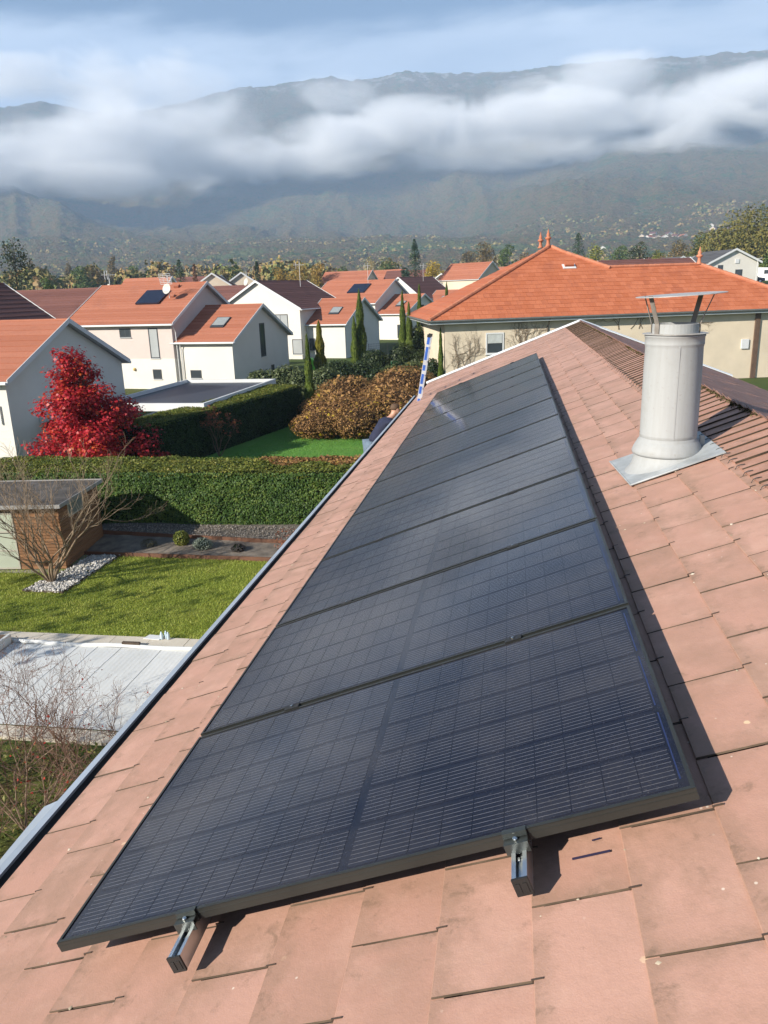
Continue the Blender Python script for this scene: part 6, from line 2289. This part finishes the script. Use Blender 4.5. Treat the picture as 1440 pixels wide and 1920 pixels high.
def far_tree(kind, x, y, top, w, label, form, seed):
    g = float(ground_h(x, y)) - .1
    h = top - g
    rg = np.random.default_rng(seed)
    o = empty('far_tree', (x, y, g), label=label, cat='tree', group='trees standing among the far houses')
    dist = math.hypot(x, y)
    size = max(.45, dist / 480) * (.62 if form in ('cone', 'conifer', 'ragged') else (1.25 if kind == 'woods' else .85))
    if form in ('round', 'broad', 'poplar'):
        nb = {'round': 9, 'broad': 16, 'poplar': 11}[form]
        cl = []
        for i in range(nb):
            t = (i + .5) / nb
            z = h * ((.30 + .62 * t) if form != 'poplar' else (.15 + .80 * t))
            env = math.sin(math.pi * min(1, (.12 + .86 * t))) ** .7
            rr = w / 2 * env * rg.uniform(.25, .75)
            a = rg.uniform(0, 6.28)
            s = w / 2 * (rg.uniform(.36, .58) if form != 'poplar' else rg.uniform(.5, .75) * (env + .2))
            cl.append((math.cos(a) * rr, math.sin(a) * rr, z, s, s, s * (1.0 if form != 'poplar' else 1.5)))
        n = 4200 if kind == 'woods' else 2400 if form == 'broad' else 1600
        P, N = clump_cloud(cl, n, seed)
        P = P[P[:, 2] > h * .08]
        N = sphere_dirs(len(P), rg) + unit(P - np.array([0, 0, h * .5])) * .9
        link('crown', leaf_mesh('crown', P, N, rg.uniform(.5, 1.4, len(P)) * size, FAR_LEAF[kind], .7), o)
        mb = MB().tube([(0, 0, 0), (.1, 0, h * .4), (0, .1, h * .8)], [w * .035, w * .025, w * .008], 6)
        for i in range(7):
            c = cl[rg.integers(len(cl))]
            mb.tube([(0, 0, c[2] * .55), (c[0] * .6, c[1] * .6, c[2] * .85), (c[0], c[1], c[2] + c[5] * .8)], [w * .014, w * .010, w * .004], 4, False)
        if kind == 'dark' and form == 'broad' and top > 99:
            b, t = branch_set((0, 0, h * .35), 5, h * .78, .8, seed, .22, 4, .2, .16, (.62, .8), (2, 3), .03, 4, .7)
            for pts, rr in b:
                mb.tube(pts, rr, 3, False)
        build(mb, 'trunk', M_BARK_D, o)
    else:
        n = 4000 if form == 'ragged' else 1700
        t = rg.random(n) ** .8
        if form == 'ragged':
            ring = np.round(t * 11) / 11 + rg.normal(0, .024, n)
            t = np.clip(ring, .12, 1)
        a = rg.uniform(0, 6.283, n)
        if form == 'ragged':
            a = np.round(a / 6.283 * 7 + np.round(t * 11) * .37) / 7 * 6.283 + rg.normal(0, .34, n)
        u = rg.random(n) ** .6
        r = w / 2 * (1 - t) ** (.75 if form != 'cone' else .6) * u + .12
        z = h * t - (r * .28 if form != 'cone' else r * .1)
        P = np.stack([np.cos(a) * r, np.sin(a) * r, z], -1)
        N = np.stack([np.cos(a) * .5, np.sin(a) * .5, np.ones(n) * .7], -1) + rg.normal(0, .35, (n, 3))
        P = P[z > h * .08]
        N = N[z > h * .08]
        link('crown', leaf_mesh('crown', P, N, rg.uniform(.5, 1.3, len(P)) * size * 1.1, FAR_LEAF[kind], .5), o)
        build(MB().tube([(0, 0, 0), (0, 0, h * .97)], [w * .05, .03], 6), 'trunk', M_BARK_D, o)


for i, (k, x, y, top, w, lab, form) in enumerate(FAR_TREES):
    far_tree(k, x, y, top, w, lab, form, 100 + i)


def woodland():
    """the wooded plain and foot of the slopes: reads as one mass"""
    rg = np.random.default_rng(12)
    n = 12000
    az = rg.uniform(-52, 34, n)
    r = 240 + 1750 * rg.random(n) ** .62
    X = CAM.x + r * np.sin(np.radians(az))
    Y = CAM.y + r * np.cos(np.radians(az))
    Z = np.maximum(ground_h(X, Y), mountain_height(az, r) - 1)
    # clearings
    dens = fbm(X / 110.0, Y / 110.0, 3, 31)
    keep = (dens > .40) | (r > 1150)
    keep &= ~((dens < .40) & (r > 1150))
    keep &= ~((np.abs(az) < 14) & (r < 420) & (rg.random(n) < .75))
    # open meadow on the left slope
    keep &= ~((np.abs(az + 27.6) < 1.5) & (np.abs(r - 1330) < 110))
    X, Y, Z, r = X[keep], Y[keep], Z[keep], r[keep]
    allP, allN, allS = [], [], []
    for lo, hi, k, fs in ((0, 480, 260, .26), (480, 800, 110, .40), (800, 1250, 44, .62), (1250, 9999, 24, .85)):
        q = (r >= lo) & (r < hi)
        n = int(q.sum())
        hgt = rg.uniform(7, 15, n)
        rad = hgt * rg.uniform(.30, .50, n)
        d = sphere_dirs(n * k, rg).reshape(n, k, 3)
        d[:, :, 2] = np.abs(d[:, :, 2]) * 1.0 - .25
        lump = 1 + .28 * np.sin(d[:, :, 0] * 5 + rg.uniform(0, 6, (n, 1))) * np.sin(d[:, :, 1] * 5 + rg.uniform(0, 6, (n, 1)))
        P = d * (rad[:, None, None] * lump[:, :, None] * rg.uniform(.7, 1.05, (n, k, 1)) * np.array([1, 1, 1.2]))
        P[:, :, 0] += X[q][:, None]
        P[:, :, 1] += Y[q][:, None]
        P[:, :, 2] += (Z[q] + hgt * .55)[:, None]
        allP.append(P.reshape(-1, 3))
        allN.append((d + rg.normal(0, .45, d.shape)).reshape(-1, 3))
        allS.append(np.repeat(rad * fs, k) * rg.uniform(.6, 1.3, n * k))
    P, N, S = np.concatenate(allP), np.concatenate(allN), np.concatenate(allS)
    m, t = base_mat('woodland_leaves')
    co = t.n('ShaderNodeTexCoord').outputs['Object']
    g = t.n('ShaderNodeNewGeometry').outputs['Random Per Island']
    n1 = t.noise(co, .085, 1, .5)
    n2 = t.noise(co, .011, 3, .6)
    f = t.math('ADD', t.math('ADD', t.math('MULTIPLY', n1, .62), t.math('MULTIPLY', n2, .42)), t.math('MULTIPLY', g, .14))
    c = t.ramp(f, [(.34, (.045, .075, .035)), (.46, (.11, .15, .055)), (.55, (.21, .21, .075)), (.62, (.34, .27, .10)), (.70, (.32, .19, .09)), (.82, (.28, .26, .14))])
    finish(t, c, .85, spec=.15)
    me = leaf_mesh('woodland', P.reshape(-1, 3), N.reshape(-1, 3), S, m, .85)
    link('woodland', me, kind='stuff')


woodland()


# ------------------------------------------------------------------ far houses
def small_house(x, y, base, w, l, eave, ridge, rot, wall, roof, label, wins=(), cat='house', group='far houses of the village', n=7, ov=.35, name='house'):
    o = empty(name, (x, y, base), (0, 0, R(rot)), label=label, cat=cat, group=group)
    hw, hl = w / 2, l / 2
    build(MB().prism([(-hw, -hl, -1.5), (hw, -hl, -1.5), (hw, -hl, eave), (0, -hl, ridge), (-hw, -hl, eave)], (0, l, 0)), 'wall', wall, o)
    tl, vb = MB(), MB()
    s = (ridge - eave) / hw
    for sg in (-1, 1):
        e0, e1 = Vector((sg * (hw + ov), -hl - ov, eave - ov * s + .12)), Vector((sg * (hw + ov), hl + ov, eave - ov * s + .12))
        r0, r1 = Vector((0, -hl - ov, ridge + .12)), Vector((0, hl + ov, ridge + .12))
        slope_courses(tl, e0, e1, r0, r1, n, .06)
        vb.prism([e0 - Vector((0, 0, .18)), r0 - Vector((0, 0, .18)), r0 + Vector((0, 0, .12)), e0 + Vector((0, 0, .12))], (0, -.06, 0))
        vb.prism([e0 - Vector((0, 0, .12)), e1 - Vector((0, 0, .12)), r1 - Vector((0, 0, .12)), r0 - Vector((0, 0, .12))], (0, 0, .10))
    build(vb, 'verge_board', M_TRIM, o)
    build(tl, 'roof', roof, o)
    for (px, pz, pw, ph) in wins:
        window(o, (px - pw / 2, -hl, pz), (1, 0, 0), (0, 0, 1), pw, ph, .08, sill=False)
    return o


G = lambda x, y: float(ground_h(x, y))
M_WALL_FAR = simple('far_white_wall', (.66, .63, .57), .9, .05, .5)
M_WALL_FARC = simple('far_cream_wall', (.62, .52, .40), .9, .05, .5)
wg = small_house(32.8, 130.5, 6.9, 7.6, 9.5, 3.2, 5.0, 14, M_WALL_FAR, M_CLAY_GREY, 'white house with broad grey gable roof at the right, before the wood', [(.8, .5, 1.1, 1.7), (-2.1, 2.0, .8, .9), (-1.9, .6, .9, .9)], n=8)
build(MB().obox((0.4, -4.80, 3.4), (.30, 0, 0), (0, .05, 0), (0, 0, .30)), 'satellite_dish', M_TRIM, wg)
for i, (x, y, lab) in enumerate(((36.4, 186.5, 'first of three small white gables left of the broad white house'), (39.4, 189.5, 'middle one of three small white gables left of the broad white house'), (42.6, 187.0, 'third of three small white gables, touching the broad white house'))):
    small_house(x, y, G(x, y), 5.6, 8, 4.0, 5.6, 20, M_WALL_FAR, M_CLAY_GREY, lab, [(.6, 1.8, .9, 1.2)], n=5)
small_house(20.0, 119.5, 5.6, 9, 13.0, 3.2, 5.2, 104, M_WALL_FARC, M_CLAY_BROWN, 'low house with a long brown roof just above the orange ridge', n=9)
small_house(19.0, 140.0, 7.0, 6.5, 8, 2.6, 4.3, 100, M_WALL_FAR, M_CLAY, 'small orange roof with white gable end above the long brown roof', n=6)
small_house(-7.6, 182.0, 1.5, 9.5, 11, 8.0, 11.4, 55, M_WALL_FARC, M_CLAY, 'far orange roofed house with brick coloured walls right of the grey slate roof', [(-1.5, 5.6, 1.1, 1.6), (1.5, 5.6, 1.1, 1.6)], n=8)
small_house(-3.2, 207, 2.2, 7, 9, 6.8, 9.4, 25, M_WALL_FAR, M_CLAY, 'small white gabled house with orange roof left of the beige roof', [(0, 5.2, 1, 1.3)], n=6)
small_house(-52.6, 141, 2, 7, 10, 7.2, 9.5, 15, M_WALL_FARC, M_CLAY_BROWN, 'left one of two cream gables peeping over the brown roofs', [(0, 6, 1, 1.2)], n=6)
small_house(-50.6, 151, 2, 7, 10, 7.4, 9.7, 15, M_WALL_FARC, M_CLAY_BROWN, 'right one of two cream gables peeping over the brown roofs', [(0, 6, 1, 1.2)], n=6)
small_house(-46.7, 236, 3.3, 9, 15, 6.8, 10.0, 75, M_WALL_FARC, M_CLAY, 'far pinkish roof left of the tall ragged fir', n=6)
small_house(-36.5, 250, 4, 9, 13, 6.4, 9.6, 60, M_WALL_FARC, M_CLAY, 'far orange roof behind the golden weeping tree', n=6)
small_house(-29.5, 239, 3.8, 8, 12, 6.4, 9.2, 80, M_WALL_FARC, M_CLAY_BROWN, 'far brownish roof left of the golden weeping tree', n=6)
small_house(-66.5, 168, 1, 8, 12, 8.0, 10.8, 70, M_WALL_FARC, M_CLAY_BROWN, 'far cream house with brown roof right of the cedar', [(0, 6.5, 1, 1.2)], n=6)
small_house(-48.5, 104.5, 0, 6.5, 7, 7.6, 10.4, 80, M_WALL_FARC, M_CLAY, 'orange pointed roof peeping over the long brown roof left', n=6)
small_house(-1.2, 262, 4.5, 8, 11, 6.2, 9.0, 30, M_WALL_FAR, M_CLAY, 'far white house behind the slope of the beige house roof', [(0, 4.6, 1, 1.2)], n=6)
small_house(56, 330, 6.5, 9, 12, 7, 10, 40, M_WALL_FAR, M_CLAY_BROWN, 'far white house with brown roof beyond the yellowish trees', [(0, 4.6, 1, 1.2)], n=6)
small_house(72, 388, 6.5, 10, 14, 7.5, 10.5, 70, M_WALL_FARC, M_CLAY, 'far cream house with orange roof at the foot of the slope', n=6)
# church
ch = empty('church', (-12.5, 618, 6.3), (0, 0, R(20)), label='small white church tower far off among the trees', cat='church')
build(MB().box((-3, -3, -1), (3, 3, 19)), 'tower', M_WALL_FAR, ch)
build(MB().lathe([(4.4, 19), (3.2, 20.5), (.9, 24.5), (.05, 29)], 4, (0, 0, 0)), 'spire', M_CLAY_GREY, ch)
build(MB().prism([(-4, 3, -1), (4, 3, -1), (4, 3, 9), (0, 3, 13), (-4, 3, 9)], (0, 16, 0)), 'nave', M_WALL_FAR, ch)
build(MB().box((-.8, -3.05, 13), (.8, -2.99, 16.5)), 'belfry_window', M_GLASS, ch)
# houses on the lower slope
vr = random.Random(3)
proto = None
SLOPE = [  # azimuth, distance, what tells it apart
    (8.55, 1490, 'leftmost tiny pale house of the hamlet on the wooded slope'), (9.0, 1470, 'tiny pale house, second from the left in the hamlet on the slope'),
    (9.25, 1540, 'tiny pale house above the left end of the hamlet on the slope'), (9.45, 1465, 'broad tiny house left of the middle of the hamlet on the slope'),
    (9.95, 1470, 'tiny pale house in the middle of the hamlet on the slope'), (10.2, 1530, 'tiny pale house above the middle of the hamlet on the slope'),
    (10.65, 1480, 'tiny pale house right of the middle of the hamlet on the slope'), (11.1, 1470, 'rightmost tiny pale house of the hamlet on the slope'),
    (12.75, 1640, 'tiny pale house high on the slope above the wood on the right'), (12.95, 1580, 'tiny pale house just below the one high above the wood'),
    (13.9, 1560, 'tiny pale house at the far right of the slope'), (6.1, 1250, 'small pale house on the plain left of the hamlet'),
    (1.6, 1000, 'small pale house among the far trees right of the clay finials'), (-9.6, 960, 'small pale house among the far trees over the golden tree'),
    (-20.2, 1180, 'small pale house among the far trees over the orange roof with the carport'), (-16.9, 1090, 'small pale house among the far trees right of the cedar')]
for i, (azd, rr, lab) in enumerate(SLOPE):
    x, y = CAM.x + rr * math.sin(R(azd)), CAM.y + rr * math.cos(R(azd))
    z = max(float(mountain_height(np.array([azd]), np.array([float(rr)]))[0]), G(x, y)) + 4
    w_, l_ = vr.uniform(8, 11), vr.uniform(9, 14)
    o = small_house(x, y, z, w_, l_, 5.0, 8.0, vr.uniform(-60, 60), M_WALL_FAR if i % 3 else M_WALL_FARC, M_CLAY_BROWN if vr.random() < .6 else M_CLAY, lab, n=3, ov=.6, group='tiny far houses on the plain and slope')
    build(MB().box((-w_ / 2 - 1, -l_ / 2 - 1, -18), (w_ / 2 + 1, l_ / 2 + 1, -1.2)), 'terrace', M_WALL_FARC, o)


# ------------------------------------------------------------------ van, car, mast
def far_van():
    x, y = 43.6, 143.5
    o = empty('van', (x, y, G(x, y)), (0, 0, R(-50)), label='white camper van parked on the green at the right edge', cat='van')
    b = MB()
    b.prism([(-2.9, -1.05, .35), (2.6, -1.05, .35), (2.75, -1.05, 1.05), (2.0, -1.05, 1.35), (1.45, -1.05, 2.35), (-2.8, -1.05, 2.55), (-2.95, -1.05, 1.2)], (0, 2.1, 0))
    build(b, 'body', simple('white_van_paint', (.78, .78, .77), .3, .03, 1), o)
    for q in (-1.056, 1.05):
        build(MB().box((.4, q, 1.4), (1.4, q + .006, 2.05)), 'window', M_GLASS, o)
        build(MB().box((-2.2, q, 1.4), (-.9, q + .006, 2.0)), 'window', M_GLASS, o)
    build(MB().prism([(2.01, -.9, 1.36), (1.48, -.9, 2.28), (1.50, -.9, 2.29), (2.03, -.9, 1.37)], (0, 1.8, 0)), 'windscreen', M_GLASS, o)
    for wx in (-1.9, 1.8):
        for wy in (-1.08, .88):
            mb = MB()
            mb.tube([(wx, wy, .34), (wx, wy + .2, .34)], .34, 14)
            wl = build(mb, 'wheel', M_PLASTIC, o)
            mb = MB().tube([(wx, wy - .01, .34), (wx, wy + .21, .34)], .19, 10)
            build(mb, 'rim', M_ALU, wl)


def far_car():
    x, y = 38.9, 135.5
    o = empty('car', (x, y, G(x, y)), (0, 0, R(8)), label='dark car parked on the green beside the broad white house', cat='car')
    build(MB().prism([(-2.1, -.86, .28), (2.1, -.86, .28), (2.15, -.86, .75), (1.1, -.86, .92), (.55, -.86, 1.42), (-1.3, -.86, 1.45), (-2.0, -.86, .98), (-2.15, -.86, .7)], (0, 1.72, 0)), 'body', simple('dark_car_paint', (.012, .018, .035), .2, .1, 1, spec=.6), o)
    for q in (-.866, .86):
        build(MB().prism([(-1.5, q, .98), (.95, q, .98), (.5, q, 1.36), (-1.25, q, 1.38)], (0, .006, 0)), 'window', M_GLASS, o)
    for wx in (-1.35, 1.35):
        for wy in (-.88, .70):
            wl = build(MB().tube([(wx, wy, .31), (wx, wy + .18, .31)], .31, 14), 'wheel', M_PLASTIC, o)
            build(MB().tube([(wx, wy - .01, .31), (wx, wy + .19, .31)], .18, 10), 'rim', M_ALU, wl)


far_van()
far_car()
ms = empty('lamp_post', (33.8, 113.8, G(33.8, 113.8)), label='thin pale lamp post beside the broad white house', cat='lamp post')
build(MB().tube([(0, 0, 0), (0, 0, 5.4)], [.07, .04], 6), 'pole', M_PIPE, ms)
build(MB().obox((.25, 0, 5.42), (.3, 0, .02), (0, .07, 0), (0, 0, .03)), 'lamp_head', M_PIPE, ms)


# ------------------------------------------------------------------ aerials and dishes on the roofs
def aerial(x, y, z, label, rot=200, grid=False, dish=True, h=1.5, k=1.0):
    o = empty('roof_aerial', (x, y, z), (0, 0, R(rot)), label=label, cat='aerial', group='aerials and dishes on the roofs')
    build(MB().tube([(0, 0, -.6), (0, 0, h)], .03 * k, 6), 'mast', M_PIPE, o)
    if dish:
        mb = MB().lathe([(.02, .0), (.18 * k, .03), (.34 * k, .10), (.40 * k, .15), (.40 * k, .17), (.33 * k, .125), (.02, .03)], 16)
        d = build(mb, 'dish', simple('dish_grey', (.52, .51, .46), .5, .1, 2) if 'dish_grey' not in bpy.data.materials else bpy.data.materials['dish_grey'], o, True)
        d.location = (.12, 0, .15 * k)
        d.rotation_euler = (0, R(75), 0)
        build(MB().tube([(.12, 0, 0), (.62 * k, 0, -.05)], .018, 5), 'dish_arm', M_PIPE, o)
    mb = MB()
    if grid:
        for i in range(4):
            mb.tube([(.15, -.75 + i * .45, h * .45), (.32, -.75 + i * .45, h * 1.1)], .025, 4)
        for q in range(7):
            t = q / 6
            mb.tube([(.15 + .17 * t, -.78, h * (.45 + .65 * t)), (.15 + .17 * t, .63, h * (.45 + .65 * t))], .018, 4)
        for yy in (-.6, .2):
            mb.tube([(.15, yy, h * .85), (.55, yy, h * .88)], .03, 4)
    else:
        mb.tube([(-.7, 0, h), (.7, 0, h)], .02, 4)
        for i in range(6):
            mb.tube([(-.6 + i * .24, -.3 - .02 * i, h), (-.6 + i * .24, .3 + .02 * i, h)], .015, 4)
        for yy in (-.32, .32):
            mb.tube([(.3, yy, h - .45), (.3, yy, h + .4)], .03, 4)
        mb.tube([(.3, -.32, h - .02), (.3, .32, h - .02)], .02, 4)
    build(mb, 'aerial_rods', M_TRIM, o)


aerial(-29.0, 66.8, 8.4, 'large grid aerial with a round dish on the orange roof behind the carport', 250, True, True, 1.35, 1.15)
aerial(-40.2, 77.5, 8.6, 'white satellite dish and small aerial on the long brown roof', 230, False, True, 1.7, 1.4)
aerial(-24.9, 97.2, 9.2, 'white rod aerial on the brown roof of the white gabled house', 240, False, False, 2.0)
aerial(-22.6, 133.0, 9.5, 'white rod aerial beside the dark collector on the far orange roof', 240, False, False, 2.3)
aerial(-16.0, 158.5, 9.8, 'white rod aerial on the far brown roof left of the golden tree', 240, False, False, 2.4)
aerial(-43.5, 132, 9.6, 'white dish on a far brown roof right of the cedar', 230, False, True, 1.6, 1.6)
small_house(-43.5, 133.0, 0, 10, 16, 6.6, 9.3, 70, M_WALL_FARC, M_CLAY_BROWN, 'far brown roof carrying a white dish, left of the white gable', n=7)
# tidy: green fence and trampoline-like frame between the far gardens
def fence(a, b, h, label, mat):
    a, b = Vector(a), Vector(b)
    o = empty('mesh_fence', a, label=label, cat='fence')
    d = b - a
    n = max(2, int(d.length / 1.6))
    for i in range(n + 1):
        p = d * i / n
        build(MB().tube([p, p + Vector((0, 0, h))], .03, 5), 'post', mat, o)
    sc = MB()
    for z in np.linspace(.06, h - .06, 12):
        sc.tube([Vector((0, 0, z)), d + Vector((0, 0, z))], .012, 3)
    for i in range(n * 12):
        p = d * i / (n * 12)
        sc.tube([p, p + Vector((0, 0, h - .04))], .010, 3)
    build(sc, 'wire_mesh', mat, o)


fence((-9.2, 68, 0), (-6.6, 70, 0), 1.75, 'green wire mesh fence between the far gardens', simple('green_fence_wire', (.02, .14, .06), .5))
fence((-13.2, 79, 0), (-9.6, 82, 0), 2.6, 'dark net frame in the garden of the far white house', simple('dark_net', (.03, .035, .04), .7))
gc = MB()
gc.prism([(-.5, -.35, 0), (.5, -.35, 0), (.4, -.35, .9), (-.1, -.35, 1.25), (-.5, -.35, .8)], (0, .7, 0))
o = build(gc, 'garden_cover', simple('lime_cover', (.22, .62, .06), .5), label='bright lime green cover by the wall left of the golden cypress', cat='cover')
o.location = (-19.4, 79.5, 0)
